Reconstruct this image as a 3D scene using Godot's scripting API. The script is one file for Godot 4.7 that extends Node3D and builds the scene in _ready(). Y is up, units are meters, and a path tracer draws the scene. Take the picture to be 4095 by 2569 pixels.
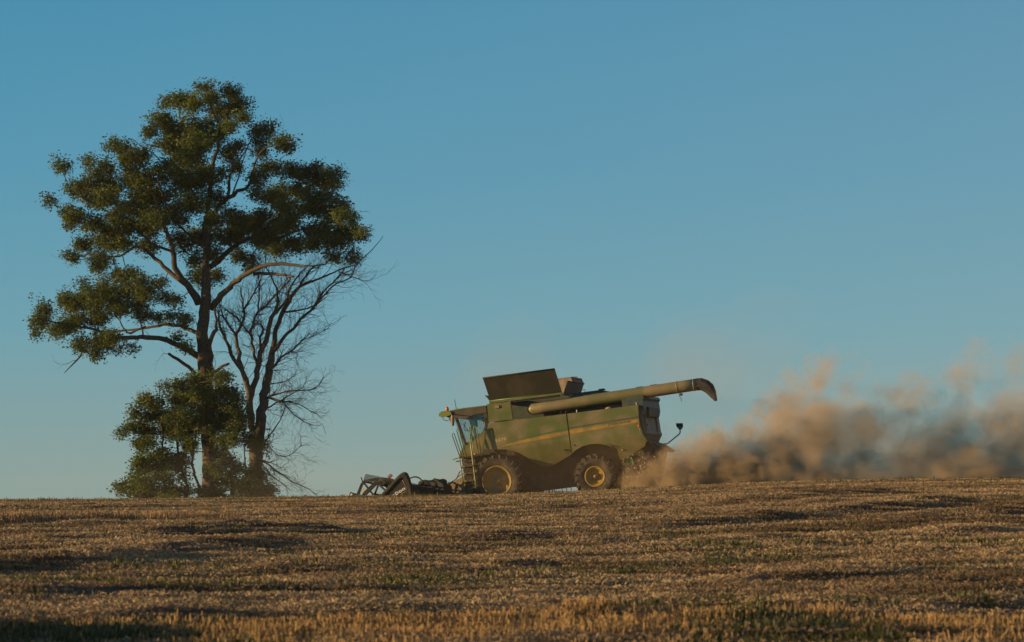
extends Node3D

# metres, y up; the viewer stands at x 0, z 0 and looks along -z
const EYE := 1.95
const CREST := 92.0
const SUN_HEIGHT := 7.0
const SUN_TURN := 6.0
var rng := RandomNumberGenerator.new()
var swell := FastNoiseLite.new()
var clods := FastNoiseLite.new()
var patch := FastNoiseLite.new()
var M := {}


func _ready() -> void:
	rng.seed = 4711
	make_camera()
	make_sky()
	make_sun()
	make_materials()
	make_noise()
	make_field()
	make_straw()
	make_trees()
	make_combine()
	make_header()
	make_driver()
	make_dust()


func make_camera() -> void:
	var cam := Camera3D.new()
	cam.name = "camera"
	var lens := CameraAttributesPhysical.new()
	lens.frustum_focal_length = 111.0
	lens.frustum_focus_distance = 108.0
	lens.frustum_near = 0.5
	lens.frustum_far = 4000.0
	lens.exposure_aperture = 3.8
	cam.attributes = lens
	cam.projection = Camera3D.PROJECTION_FRUSTUM
	cam.near = 0.5
	cam.far = 4000.0
	cam.size = 2.0 * 0.5 * 0.10812
	cam.frustum_offset = Vector2(0.0, 0.5 * 0.05518)
	cam.position = Vector3(0, EYE, 0)
	add_child(cam)
	cam.current = true


func lin(r: float, g: float, b: float) -> Color:
	return Color(r, g, b).linear_to_srgb()


func make_sky() -> void:
	var im := Image.create(256, 2048, false, Image.FORMAT_RGBF)
	var heights := [0.0, 1.2, 3.0, 6.0, 9.5, 18.0, 40.0, 90.0]
	var tones := [Color(0.250, 0.350, 0.335), Color(0.195, 0.345, 0.375), Color(0.135, 0.345, 0.440), Color(0.084, 0.304, 0.455), Color(0.050, 0.262, 0.435), Color(0.040, 0.190, 0.350), Color(0.024, 0.115, 0.250), Color(0.016, 0.070, 0.165)]
	var sun_dir := sun_direction()
	for row in 2048:
		var up := 90.0 - (row + 0.5) / 2048.0 * 180.0
		# far below the crest the same pale haze goes on
		var tone: Color = tones[0]
		if up >= 0.0:
			for k in 7:
				if up >= heights[k] and up <= heights[k + 1]:
					var t: float = (up - heights[k]) / (heights[k + 1] - heights[k])
					tone = tones[k].lerp(tones[k + 1], t)
		for col in 256:
			var turn := ((col + 0.5) / 256.0 - 0.5) * TAU
			var c := tone
			if true:
				var e := deg_to_rad(maxf(up, 0.0))
				if up < 0.0:
					turn = 0.0
				var v := Vector3(sin(turn) * cos(e), sin(e), -cos(turn) * cos(e))
				var ang := rad_to_deg(v.angle_to(sun_dir))
				var near_sun := exp(-ang / 42.0)
				var glow := Color(0.85, 0.62, 0.36) * near_sun
				var grey := clampf(1.0 - ang / 150.0, 0.0, 1.0) * 0.10
				c = Color(c.r + glow.r * 0.75 + grey * 0.25 - 0.079, c.g + glow.g * 0.50 + grey * 0.10 - 0.033, c.b + glow.b * 0.12)
			im.set_pixel(col, row, Color(c.r * 0.77 + 0.010, c.g * 0.77, c.b * 0.735))
	var sm := PanoramaSkyMaterial.new()
	sm.panorama = ImageTexture.create_from_image(im)
	var sky := Sky.new()
	sky.sky_material = sm
	var env := Environment.new()
	env.background_mode = Environment.BG_SKY
	env.sky = sky
	env.tonemap_mode = Environment.TONE_MAPPER_LINEAR
	env.tonemap_exposure = 1.3
	env.sdfgi_enabled = true
	env.ssao_enabled = true
	env.ssil_enabled = true
	env.fog_enabled = true
	env.fog_density = 0.00012
	env.fog_light_color = lin(0.62, 0.60, 0.55)
	env.volumetric_fog_enabled = true
	env.volumetric_fog_density = 0.0
	var we := WorldEnvironment.new()
	we.name = "sky"
	we.environment = env
	add_child(we)


func sun_direction() -> Vector3:
	var e := deg_to_rad(SUN_HEIGHT)
	var a := deg_to_rad(SUN_TURN)
	return Vector3(-cos(e) * cos(a), sin(e), cos(e) * sin(a))


func make_sun() -> void:
	var sun := DirectionalLight3D.new()
	sun.name = "sun"
	sun.light_energy = 1.6
	sun.light_color = lin(1.0, 0.70, 0.34)
	sun.light_angular_distance = 0.55
	sun.shadow_enabled = true
	add_child(sun)
	sun.look_at_from_position(sun_direction() * 50.0, Vector3.ZERO, Vector3.UP)


# ---------- materials ----------

func ramp(cols: Array, at: Array) -> Gradient:
	var g := Gradient.new()
	g.offsets = PackedFloat32Array(at)
	g.colors = PackedColorArray(cols)
	return g


func noise_map(freq: float, octaves: int, seed_no: int, g: Gradient, size := 256) -> NoiseTexture2D:
	var n := FastNoiseLite.new()
	n.seed = seed_no
	n.frequency = freq
	n.fractal_octaves = octaves
	var t := NoiseTexture2D.new()
	t.width = size
	t.height = size
	t.seamless = true
	t.noise = n
	t.color_ramp = g
	return t


func plain(col: Color, rough := 0.7, metal := 0.0) -> StandardMaterial3D:
	var m := StandardMaterial3D.new()
	m.albedo_color = col
	m.roughness = rough
	m.metallic = metal
	m.cull_mode = BaseMaterial3D.CULL_DISABLED
	return m


func grained(cols: Array, at: Array, freq: float, scale: float, rough: float, bump := 0.0, seed_no := 1) -> StandardMaterial3D:
	var m := plain(Color.WHITE, rough)
	m.albedo_texture = noise_map(freq, 5, seed_no, ramp(cols, at))
	m.uv1_triplanar = true
	m.uv1_scale = Vector3.ONE * scale
	if bump > 0.0:
		m.heightmap_enabled = true
		m.heightmap_texture = noise_map(freq * 2.0, 4, seed_no + 7, ramp([Color.BLACK, Color.WHITE], [0.0, 1.0]))
		m.heightmap_scale = bump
	return m


func make_materials() -> void:
	# farm dust lies over the paint in streaks and patches
	M.paint = grained([lin(0.118, 0.132, 0.028), lin(0.165, 0.147, 0.048), lin(0.23, 0.178, 0.090)], [0.30, 0.55, 0.85], 0.012, 0.35, 0.42, 0.0, 3)
	M.paint_tube = grained([lin(0.155, 0.140, 0.048), lin(0.215, 0.165, 0.075), lin(0.29, 0.21, 0.11)], [0.30, 0.55, 0.85], 0.010, 0.25, 0.5, 0.0, 5)
	M.clean_green = plain(lin(0.06, 0.15, 0.025), 0.35)
	M.yellow = grained([lin(0.44, 0.25, 0.020), lin(0.34, 0.20, 0.030), lin(0.24, 0.16, 0.06)], [0.3, 0.6, 0.85], 0.015, 0.5, 0.45, 0.0, 9)
	M.rim_dusty = grained([lin(0.34, 0.22, 0.03), lin(0.26, 0.17, 0.045), lin(0.18, 0.12, 0.05)], [0.3, 0.55, 0.8], 0.02, 0.6, 0.6, 0.0, 10)
	M.letter = plain(lin(0.55, 0.42, 0.13), 0.5)
	M.letter_dark = plain(lin(0.10, 0.075, 0.03), 0.6)
	M.rubber = grained([lin(0.026, 0.022, 0.018), lin(0.05, 0.038, 0.028), lin(0.15, 0.10, 0.060)], [0.25, 0.5, 0.8], 0.02, 0.5, 0.9, 0.4, 13)
	M.dark = grained([lin(0.022, 0.018, 0.014), lin(0.04, 0.03, 0.022), lin(0.08, 0.055, 0.035)], [0.3, 0.6, 0.9], 0.02, 0.5, 0.8, 0.0, 15)
	M.tarp = grained([lin(0.050, 0.045, 0.026), lin(0.075, 0.060, 0.036), lin(0.11, 0.08, 0.05)], [0.3, 0.6, 0.9], 0.01, 0.4, 0.75, 0.0, 17)
	M.hood = grained([lin(0.040, 0.062, 0.040), lin(0.065, 0.072, 0.050), lin(0.11, 0.085, 0.055)], [0.3, 0.6, 0.9], 0.015, 0.5, 0.6, 0.0, 18)
	M.steel = plain(lin(0.20, 0.17, 0.13), 0.7, 0.2)
	M.dust_tan = grained([lin(0.26, 0.18, 0.10), lin(0.36, 0.25, 0.14), lin(0.44, 0.32, 0.19)], [0.3, 0.6, 0.9], 0.02, 0.6, 0.9, 0.0, 19)
	M.black = plain(lin(0.022, 0.018, 0.014), 0.85)
	M.shield = grained([lin(0.026, 0.021, 0.015), lin(0.045, 0.035, 0.023), lin(0.10, 0.07, 0.040)], [0.3, 0.6, 0.9], 0.012, 0.6, 0.85, 0.0, 21)
	M.white = plain(lin(0.75, 0.72, 0.66), 0.5)
	M.orange = plain(lin(0.62, 0.10, 0.02), 0.3)
	M.red = plain(lin(0.50, 0.05, 0.03), 0.35)
	M.sign_red = plain(lin(0.42, 0.09, 0.035), 0.5)
	M.sign_yellow = plain(lin(0.62, 0.42, 0.06), 0.5)
	M.rail_green = plain(lin(0.22, 0.24, 0.04), 0.3)
	M.glass = plain(Color(0.05, 0.38, 0.42, 0.17), 0.03)
	M.glass.transparency = BaseMaterial3D.TRANSPARENCY_ALPHA
	M.skin = plain(lin(0.45, 0.26, 0.17), 0.6)
	M.shirt = plain(lin(0.06, 0.07, 0.10), 0.9)
	M.cap = plain(lin(0.05, 0.045, 0.04), 0.9)
	M.bark = grained([lin(0.045, 0.033, 0.022), lin(0.092, 0.066, 0.042), lin(0.155, 0.112, 0.072)], [0.25, 0.5, 0.8], 0.05, 1.0, 0.95, 2.0, 23)
	M.bark.uv1_scale = Vector3(2.2, 0.5, 2.2)
	M.dead_bark = grained([lin(0.058, 0.044, 0.030), lin(0.115, 0.085, 0.058), lin(0.18, 0.132, 0.090)], [0.25, 0.5, 0.8], 0.05, 1.0, 0.95, 2.0, 25)
	M.dead_bark.uv1_scale = Vector3(2.2, 0.5, 2.2)
	M.leaf = plain(Color.WHITE, 0.55)
	M.leaf.vertex_color_use_as_albedo = true
	M.leaf.backlight_enabled = true
	M.leaf.backlight = lin(0.80, 0.90, 0.28)
	M.stalk = plain(Color.WHITE, 0.85)
	M.stalk.vertex_color_use_as_albedo = true
	M.soil = plain(Color.WHITE, 0.95)
	M.soil.vertex_color_use_as_albedo = true
	M.soil.albedo_texture = noise_map(0.03, 5, 31, ramp([lin(0.35, 0.33, 0.31), Color.WHITE], [0.25, 0.75]), 512)
	M.soil.uv1_triplanar = true
	M.soil.uv1_world_triplanar = true
	M.soil.uv1_scale = Vector3.ONE * 0.45
	M.soil.heightmap_enabled = true
	M.soil.heightmap_texture = noise_map(0.05, 5, 33, ramp([Color.BLACK, Color.WHITE], [0.2, 0.8]), 512)
	M.soil.heightmap_scale = 5.0


# ---------- shape helpers ----------

func builder(smooth := false) -> SurfaceTool:
	var st := SurfaceTool.new()
	st.begin(Mesh.PRIMITIVE_TRIANGLES)
	st.set_smooth_group(0 if smooth else -1)
	return st


func tri(st: SurfaceTool, a: Vector3, b: Vector3, c: Vector3) -> void:
	st.add_vertex(a)
	st.add_vertex(b)
	st.add_vertex(c)


func quad(st: SurfaceTool, a: Vector3, b: Vector3, c: Vector3, d: Vector3) -> void:
	tri(st, a, b, c)
	tri(st, a, c, d)


func box(st: SurfaceTool, lo: Vector3, hi: Vector3, turn := Transform3D()) -> void:
	var p: Array[Vector3] = []
	for k in 8:
		p.append(turn * Vector3(hi.x if k & 1 else lo.x, hi.y if k & 2 else lo.y, hi.z if k & 4 else lo.z))
	quad(st, p[4], p[6], p[7], p[5])
	quad(st, p[1], p[3], p[2], p[0])
	quad(st, p[0], p[2], p[6], p[4])
	quad(st, p[5], p[7], p[3], p[1])
	quad(st, p[2], p[3], p[7], p[6])
	quad(st, p[4], p[5], p[1], p[0])


# a bar with chamfered long edges between two points
func bar(st: SurfaceTool, a: Vector3, b: Vector3, wide: float, high: float, side := Vector3.UP) -> void:
	var along := (b - a).normalized()
	var s := side.cross(along)
	if s.length() < 0.01:
		s = Vector3.RIGHT.cross(along)
	s = s.normalized()
	var u := along.cross(s).normalized()
	var c := minf(wide, high) * 0.2
	var ring := [Vector2(wide / 2, high / 2 - c), Vector2(wide / 2 - c, high / 2), Vector2(-wide / 2 + c, high / 2), Vector2(-wide / 2, high / 2 - c), Vector2(-wide / 2, -high / 2 + c), Vector2(-wide / 2 + c, -high / 2), Vector2(wide / 2 - c, -high / 2), Vector2(wide / 2, -high / 2 + c)]
	for k in 8:
		var p: Vector3 = s * ring[k].x + u * ring[k].y
		var q: Vector3 = s * ring[(k + 1) % 8].x + u * ring[(k + 1) % 8].y
		quad(st, a + p, a + q, b + q, b + p)
		tri(st, a, a + q, a + p)
		tri(st, b, b + p, b + q)


# a polygon in the x-y plane drawn out from z = back to z = front
func prism(st: SurfaceTool, outline: Array, back: float, front: float) -> void:
	var poly := PackedVector2Array(outline)
	if Geometry2D.is_polygon_clockwise(poly):
		poly.reverse()
	var idx := Geometry2D.triangulate_polygon(poly)
	for k in range(0, idx.size(), 3):
		var a := poly[idx[k]]
		var b := poly[idx[k + 1]]
		var c := poly[idx[k + 2]]
		if (b - a).cross(c - a) > 0.0:
			var t := b
			b = c
			c = t
		tri(st, Vector3(a.x, a.y, front), Vector3(b.x, b.y, front), Vector3(c.x, c.y, front))
		tri(st, Vector3(a.x, a.y, back), Vector3(c.x, c.y, back), Vector3(b.x, b.y, back))
	for k in poly.size():
		var a := poly[k]
		var b := poly[(k + 1) % poly.size()]
		quad(st, Vector3(a.x, a.y, front), Vector3(b.x, b.y, front), Vector3(b.x, b.y, back), Vector3(a.x, a.y, back))


# a sheet-metal panel: outline in x-y, its face bent by the bend(y) below, with a turned-in edge
func panel(st: SurfaceTool, outline: Array, face: float, crease: float, tuck: float, thick: float) -> void:
	var poly := PackedVector2Array(outline)
	var lo := 99.0
	var hi := -99.0
	for p in poly:
		lo = minf(lo, p.y)
		hi = maxf(hi, p.y)
	var cuts: Array[float] = [lo - 0.01]
	var y := crease
	while y > lo:
		cuts.append(y)
		y -= 0.06
	cuts.append(hi + 0.01)
	cuts.sort()
	for k in cuts.size() - 1:
		if cuts[k + 1] - cuts[k] < 1e-4:
			continue
		var strip := PackedVector2Array([Vector2(-50, cuts[k]), Vector2(50, cuts[k]), Vector2(50, cuts[k + 1]), Vector2(-50, cuts[k + 1])])
		for piece in Geometry2D.intersect_polygons(poly, strip):
			var idx := Geometry2D.triangulate_polygon(piece)
			for i in range(0, idx.size(), 3):
				var a: Vector2 = piece[idx[i]]
				var b: Vector2 = piece[idx[i + 1]]
				var c: Vector2 = piece[idx[i + 2]]
				if (b - a).cross(c - a) > 0.0:
					var t := b
					b = c
					c = t
				tri(st, lift(a, face, crease, tuck), lift(b, face, crease, tuck), lift(c, face, crease, tuck))
	for k in poly.size():
		var a := poly[k]
		var b := poly[(k + 1) % poly.size()]
		var n := maxi(1, int(a.distance_to(b) / 0.1))
		for i in n:
			var p := lift(a.lerp(b, float(i) / n), face, crease, tuck)
			var q := lift(a.lerp(b, float(i + 1) / n), face, crease, tuck)
			quad(st, p, q, q - Vector3(0, 0, thick), p - Vector3(0, 0, thick))


func lift(p: Vector2, face: float, crease: float, tuck: float) -> Vector3:
	var under := maxf(0.0, crease - p.y)
	return Vector3(p.x, p.y, face - under * under * tuck - under * tuck * 0.35)


func tube(st: SurfaceTool, pts: Array, radii: Array, sides := 8, capped := true) -> void:
	var n := pts.size()
	var frames: Array = []
	var side := Vector3.ZERO
	for k in n:
		var along: Vector3 = (pts[mini(k + 1, n - 1)] - pts[maxi(k - 1, 0)]).normalized()
		if k == 0:
			side = along.cross(Vector3.UP if absf(along.y) < 0.9 else Vector3.RIGHT).normalized()
		else:
			side = (side - along * side.dot(along)).normalized()
		var up := along.cross(side)
		var ring: Array[Vector3] = []
		for i in sides:
			var t := TAU * i / sides
			ring.append(pts[k] + (side * cos(t) + up * sin(t)) * radii[k])
		frames.append(ring)
	for k in n - 1:
		for i in sides:
			var j := (i + 1) % sides
			quad(st, frames[k][i], frames[k][j], frames[k + 1][j], frames[k + 1][i])
	if capped:
		for i in sides:
			var j := (i + 1) % sides
			tri(st, pts[0], frames[0][j], frames[0][i])
			tri(st, pts[n - 1], frames[n - 1][i], frames[n - 1][j])


func wire(st: SurfaceTool, pts: Array, r: float, sides := 8) -> void:
	var rr := []
	for p in pts:
		rr.append(r)
	tube(st, pts, rr, sides)


# spun about the z axis: profile points are (radius, z)
func lathe(st: SurfaceTool, profile: Array, steps := 40, at := Vector3.ZERO) -> void:
	for k in steps:
		var t := TAU * k / steps
		var u := TAU * (k + 1) / steps
		for i in profile.size() - 1:
			var p: Vector2 = profile[i]
			var q: Vector2 = profile[i + 1]
			quad(st, at + Vector3(p.x * cos(t), p.x * sin(t), p.y), at + Vector3(q.x * cos(t), q.x * sin(t), q.y), at + Vector3(q.x * cos(u), q.x * sin(u), q.y), at + Vector3(p.x * cos(u), p.x * sin(u), p.y))


func ball(st: SurfaceTool, at: Vector3, r: Vector3, n := 10) -> void:
	for i in n:
		var a := PI * i / n - PI / 2
		var b := PI * (i + 1) / n - PI / 2
		for j in n * 2:
			var t := PI * j / n
			var u := PI * (j + 1) / n
			quad(st, at + r * Vector3(cos(a) * cos(t), sin(a), cos(a) * sin(t)), at + r * Vector3(cos(b) * cos(t), sin(b), cos(b) * sin(t)), at + r * Vector3(cos(b) * cos(u), sin(b), cos(b) * sin(u)), at + r * Vector3(cos(a) * cos(u), sin(a), cos(a) * sin(u)))


func finish(st: SurfaceTool, material: Material) -> ArrayMesh:
	st.generate_normals()
	var mesh := st.commit()
	mesh.surface_set_material(0, material)
	return mesh


func part(called: String, st: SurfaceTool, material: Material, parent: Node3D, at := Vector3.ZERO) -> MeshInstance3D:
	return place(called, finish(st, material), parent, at)


func place(called: String, mesh: Mesh, parent: Node3D, at := Vector3.ZERO) -> MeshInstance3D:
	var o := MeshInstance3D.new()
	o.name = called
	o.mesh = mesh
	o.position = at
	parent.add_child(o, true)
	return o


func thing(called: String, label: String, category: String, at: Transform3D) -> Node3D:
	var o := Node3D.new()
	o.name = called
	o.transform = at
	o.set_meta("label", label)
	o.set_meta("category", category)
	add_child(o, true)
	return o


func scatter(called: String, mesh: Mesh, where: Array, tints: Array, parent: Node3D) -> MultiMeshInstance3D:
	var mm := MultiMesh.new()
	mm.transform_format = MultiMesh.TRANSFORM_3D
	mm.use_colors = true
	mm.mesh = mesh
	mm.instance_count = where.size()
	for k in where.size():
		mm.set_instance_transform(k, where[k])
		mm.set_instance_color(k, tints[k])
	var o := MultiMeshInstance3D.new()
	o.name = called
	o.multimesh = mm
	o.set_meta("kind", "stuff")
	parent.add_child(o, true)
	return o


# ---------- the field ----------

func make_noise() -> void:
	swell.seed = 5
	swell.frequency = 0.075
	swell.fractal_octaves = 3
	clods.seed = 8
	clods.frequency = 0.9
	clods.fractal_octaves = 3
	patch.seed = 21
	patch.frequency = 0.16
	patch.fractal_octaves = 4


func crest_height(x: float) -> float:
	var xs := [-60.0, -15.9, -11.2, -6.6, -3.0, -0.4, 1.5, 2.6, 4.6, 6.6, 8.9, 12.0, 15.9, 60.0]
	var hs := [-0.60, -0.441, -0.426, -0.352, -0.296, -0.263, -0.206, -0.165, -0.062, 0.036, 0.132, 0.19, 0.217, 0.30]
	var sum := 0.0
	for s in 3:
		var at: float = x + (s - 1) * 1.2
		for k in 13:
			if at >= xs[k] and at <= xs[k + 1]:
				sum += lerpf(hs[k], hs[k + 1], (at - xs[k]) / (xs[k + 1] - xs[k]))
				break
			if k == 12:
				sum += hs[0] if at < xs[0] else hs[13]
	return sum / 3.0 - 0.065


# wheel ruts and soil ridges: from, to (x, distance), width, height, bare soil, its dark tone also painting in band shadows
var ruts := [
	[Vector2(-6.4, 24.5), Vector2(-5.9, 30.4), 0.6, 0.42, 0.3], [Vector2(-8.4, 39.6), Vector2(-5.4, 45.4), 0.42, 0.20, 0.5], [Vector2(-5.6, 45.1), Vector2(-3.3, 49.4), 0.34, 0.15, 0.4],  # first entry: unseen bank left of view, added to shade the near corner
	[Vector2(-6.8, 54.3), Vector2(-5.1, 56.0), 0.55, 0.17, 1.0], [Vector2(-5.3, 56.0), Vector2(-3.1, 55.3), 0.6, 0.19, 1.0], [Vector2(-3.4, 55.3), Vector2(1.8, 54.0), 0.4, -0.10, 0.6],
	[Vector2(-11.5, 60.2), Vector2(-6.0, 64.5), 0.5, -0.12, 0.8], [Vector2(-6.4, 35.2), Vector2(-2.6, 36.3), 0.35, 0.12, 0.4],
	[Vector2(2.6, 54.4), Vector2(6.4, 60.3), 0.55, 0.22, 0.5], [Vector2(6.2, 60.0), Vector2(9.9, 64.2), 0.5, 0.18, 0.4],
	[Vector2(3.0, 49.4), Vector2(5.6, 48.5), 0.6, -0.16, 0.9], [Vector2(5.4, 48.6), Vector2(8.6, 51.4), 0.5, 0.12, 0.5],
	[Vector2(-0.3, 42.9), Vector2(2.2, 42.2), 0.42, 0.14, 0.5], [Vector2(2.0, 42.2), Vector2(4.0, 39.6), 0.35, -0.12, 0.5],
	[Vector2(2.5, 37.2), Vector2(5.2, 39.9), 0.40, 0.13, 0.4], [Vector2(1.4, 28.4), Vector2(3.9, 31.3), 0.32, 0.12, 0.5], [Vector2(3.7, 31.1), Vector2(6.2, 34.3), 0.32, 0.13, 0.4],
	[Vector2(0.8, 34.2), Vector2(2.6, 32.8), 0.35, -0.10, 0.6], [Vector2(0.4, 30.6), Vector2(2.2, 32.2), 0.30, 0.10, 0.5], [Vector2(-1.8, 51.8), Vector2(2.4, 49.5), 0.5, 0.14, 0.5],
	[Vector2(5.0, 68.0), Vector2(9.5, 73.0), 1.1, 0.20, 0.3], [Vector2(7.0, 55.0), Vector2(10.5, 57.5), 0.8, 0.16, 0.4], [Vector2(-4.5, 31.0), Vector2(-2.4, 32.2), 0.3, 0.09, 0.5],
	[Vector2(-14.0, 76.0), Vector2(2.0, 71.0), 0.8, -0.10, 0.3], [Vector2(-3.6, 41.0), Vector2(-0.8, 42.6), 0.35, 0.10, 0.3], [Vector2(-1.0, 45.5), Vector2(3.2, 46.2), 0.4, -0.09, 0.4], [Vector2(-10.0, 50.5), Vector2(-7.4, 52.6), 0.4, 0.13, 0.4]]
# strips where weeds have greened over
var greens := [[Vector2(-6.2, 37.6), Vector2(-3.8, 36.2), 0.9], [Vector2(-3.8, 36.2), Vector2(-1.7, 37.4), 0.9], [Vector2(-1.7, 37.4), Vector2(0.2, 39.4), 1.0], [Vector2(0.2, 39.4), Vector2(3.6, 43.5), 0.8], [Vector2(-5.0, 30.0), Vector2(-2.4, 30.6), 0.7], [Vector2(1.0, 32.6), Vector2(2.8, 33.4), 0.8], [Vector2(4.0, 29.6), Vector2(6.5, 31.0), 0.8], [Vector2(-2.0, 53.0), Vector2(3.0, 52.2), 1.0], [Vector2(5.2, 51.8), Vector2(6.4, 52.4), 0.8], [Vector2(3.0, 46.0), Vector2(7.0, 47.0), 1.0]]


func rut(x: float, d: float) -> float:
	var h := 0.0
	var p := Vector2(x, d)
	for r in ruts:
		var a: Vector2 = r[0]
		var b: Vector2 = r[1]
		if d < minf(a.y, b.y) - 4.0 or d > maxf(a.y, b.y) + 4.0:
			continue
		var ab := b - a
		var t := clampf((p - a).dot(ab) / ab.length_squared(), 0.0, 1.0)
		var off := p.distance_to(a + ab * t) + patch.get_noise_2d(x * 2.0 + 50.0, d * 2.0) * 0.5
		var fade := smoothstep(0.0, 0.15, t) * smoothstep(1.0, 0.8, t)
		h += r[3] * fade * (exp(-off * off / (r[2] * r[2])) - (0.45 * exp(-pow((absf(off) - r[2] * 1.7) / r[2], 2.0)) if r[3] < 0.0 else 0.0))
	return h


func hill(x: float, d: float) -> float:
	var a := crest_height(x)
	if d <= CREST:
		var t := (d - 28.0) / (CREST - 28.0)
		var u := t * 1.25 if t < 0.0 else 1.0 - pow(1.0 - t, 1.25)
		return EYE + maxf(-1.48 + (a + 1.48) * u, -2.2)
	var fall := 0.45 - 0.28 * tanh((x - 1.0) / 5.0)
	var over := d - CREST
	var drop := fall * over * over / 324.0 if over < 18.0 else fall + (over - 18.0) * fall * 36.0 / 324.0
	return EYE + a * minf(d, 150.0) / CREST - drop


func ground(x: float, d: float) -> float:
	var near := smoothstep(400.0, 120.0, absf(d)) * smoothstep(200.0, 40.0, absf(x))
	var flat := 1.0 - 0.85 * smoothstep(CREST - 16.0, CREST - 3.0, d)
	return hill(x, d) + near * (swell.get_noise_2d(x * 0.8, d * 1.4) * 0.15 * flat + patch.get_noise_2d(x * 0.5 - 40.0, (d - x * 0.18) * 7.0) * 0.085 * flat + clods.get_noise_2d(x * 0.55 + 30.0, (d - x * 0.15) * 1.5) * 0.075 * flat + clods.get_noise_2d(x * 1.6, d * 1.6) * 0.03 * maxf(flat, 0.35) + rut(x, d) * flat)


func bare_soil_and_shade(x: float, d: float) -> float:
	var most := 0.0
	var p := Vector2(x, d)
	for r in ruts:
		var a: Vector2 = r[0]
		var b: Vector2 = r[1]
		if d < minf(a.y, b.y) - 3.0 or d > maxf(a.y, b.y) + 3.0:
			continue
		var ab := b - a
		var t := clampf((p - a).dot(ab) / ab.length_squared(), 0.0, 1.0)
		var off := p.distance_to(a + ab * t) + patch.get_noise_2d(x * 2.0 + 50.0, d * 2.0) * 0.5
		most = maxf(most, r[4] * exp(-off * off / (r[2] * r[2] * 1.2)))
	return most


func greenness(x: float, d: float) -> float:
	var g := patch.get_noise_2d(x * 0.45 + 300.0, d * 1.1) * 0.9
	var p := Vector2(x, d)
	for r in greens:
		var a: Vector2 = r[0]
		var ab: Vector2 = r[1] - a
		var t := clampf((p - a).dot(ab) / ab.length_squared(), 0.0, 1.0)
		var off := p.distance_to(a + ab * t)
		g = maxf(g, 0.85 * exp(-off * off / (r[2] * r[2])) + g * 0.5)
	return clampf((g - 0.22) * 2.0, 0.0, 1.0) * smoothstep(84.0, 66.0, d)


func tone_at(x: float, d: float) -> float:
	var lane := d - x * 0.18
	return clampf(0.50 + patch.get_noise_2d(x * 0.35 + 80.0, lane * 2.2) * 1.45 + patch.get_noise_2d(x * 0.5 - 40.0, lane * 7.0) * 1.05 + patch.get_noise_2d(x * 2.4 - 40.0, d * 3.0) * 0.35 - 0.38 * exp(-pow((x - 8.5) / 5.5, 2.0) - pow((d - 57.0) / 10.0, 2.0)), 0.0, 1.0)  # last term paints the shade of a dip on the right


func make_field() -> void:
	var xs := PackedFloat32Array()
	var ds := PackedFloat32Array()
	for v in [-280.0, -180.0, -110.0, -70.0, -48.0, -36.0, -30.0]:
		xs.append(v)
	var x := -26.0
	while x <= 26.0:
		xs.append(x)
		x += 0.17
	for v in [30.0, 36.0, 48.0, 70.0, 110.0, 180.0, 280.0]:
		xs.append(v)
	for v in [-200.0, -100.0, -50.0, -20.0, 0.0, 8.0, 14.0, 18.0]:
		ds.append(v)
	var d := 20.0
	while d < 124.0:
		ds.append(d)
		d += 0.17
	for v in [126.0, 130.0, 136.0, 145.0, 160.0, 190.0, 240.0, 320.0, 450.0]:
		ds.append(v)
	var w := xs.size()
	var h := ds.size()
	var pos := PackedVector3Array()
	var col := PackedColorArray()
	var nor := PackedVector3Array()
	pos.resize(w * h)
	col.resize(w * h)
	nor.resize(w * h)
	for j in h:
		for i in w:
			pos[j * w + i] = Vector3(xs[i], ground(xs[i], ds[j]), -ds[j])
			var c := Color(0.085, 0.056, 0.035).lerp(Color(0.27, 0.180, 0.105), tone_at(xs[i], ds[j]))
			c = c.lerp(Color(0.075, 0.080, 0.026), greenness(xs[i], ds[j]) * 0.6)
			var r := bare_soil_and_shade(xs[i], ds[j]) if absf(xs[i]) < 27.0 and ds[j] > 18.0 and ds[j] < 90.0 else 0.0
			col[j * w + i] = c.lerp(Color(0.055, 0.036, 0.024), r * 0.9)
	for j in h:
		for i in w:
			var a := pos[j * w + maxi(i - 1, 0)]
			var b := pos[j * w + mini(i + 1, w - 1)]
			var e := pos[maxi(j - 1, 0) * w + i]
			var f := pos[mini(j + 1, h - 1) * w + i]
			nor[j * w + i] = (b - a).cross(f - e).normalized()
	var idx := PackedInt32Array()
	idx.resize((w - 1) * (h - 1) * 6)
	var k := 0
	for j in h - 1:
		for i in w - 1:
			var q := j * w + i
			idx[k] = q
			idx[k + 1] = q + w
			idx[k + 2] = q + w + 1
			idx[k + 3] = q
			idx[k + 4] = q + w + 1
			idx[k + 5] = q + 1
			k += 6
	var arrays := []
	arrays.resize(Mesh.ARRAY_MAX)
	arrays[Mesh.ARRAY_VERTEX] = pos
	arrays[Mesh.ARRAY_NORMAL] = nor
	arrays[Mesh.ARRAY_COLOR] = col
	arrays[Mesh.ARRAY_INDEX] = idx
	var mesh := ArrayMesh.new()
	mesh.add_surface_from_arrays(Mesh.PRIMITIVE_TRIANGLES, arrays)
	mesh.surface_set_material(0, M.soil)
	var o := place("field", mesh, self)
	o.set_meta("kind", "structure")
	o.set_meta("label", "harvested brown field rising to a low crest")


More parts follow.
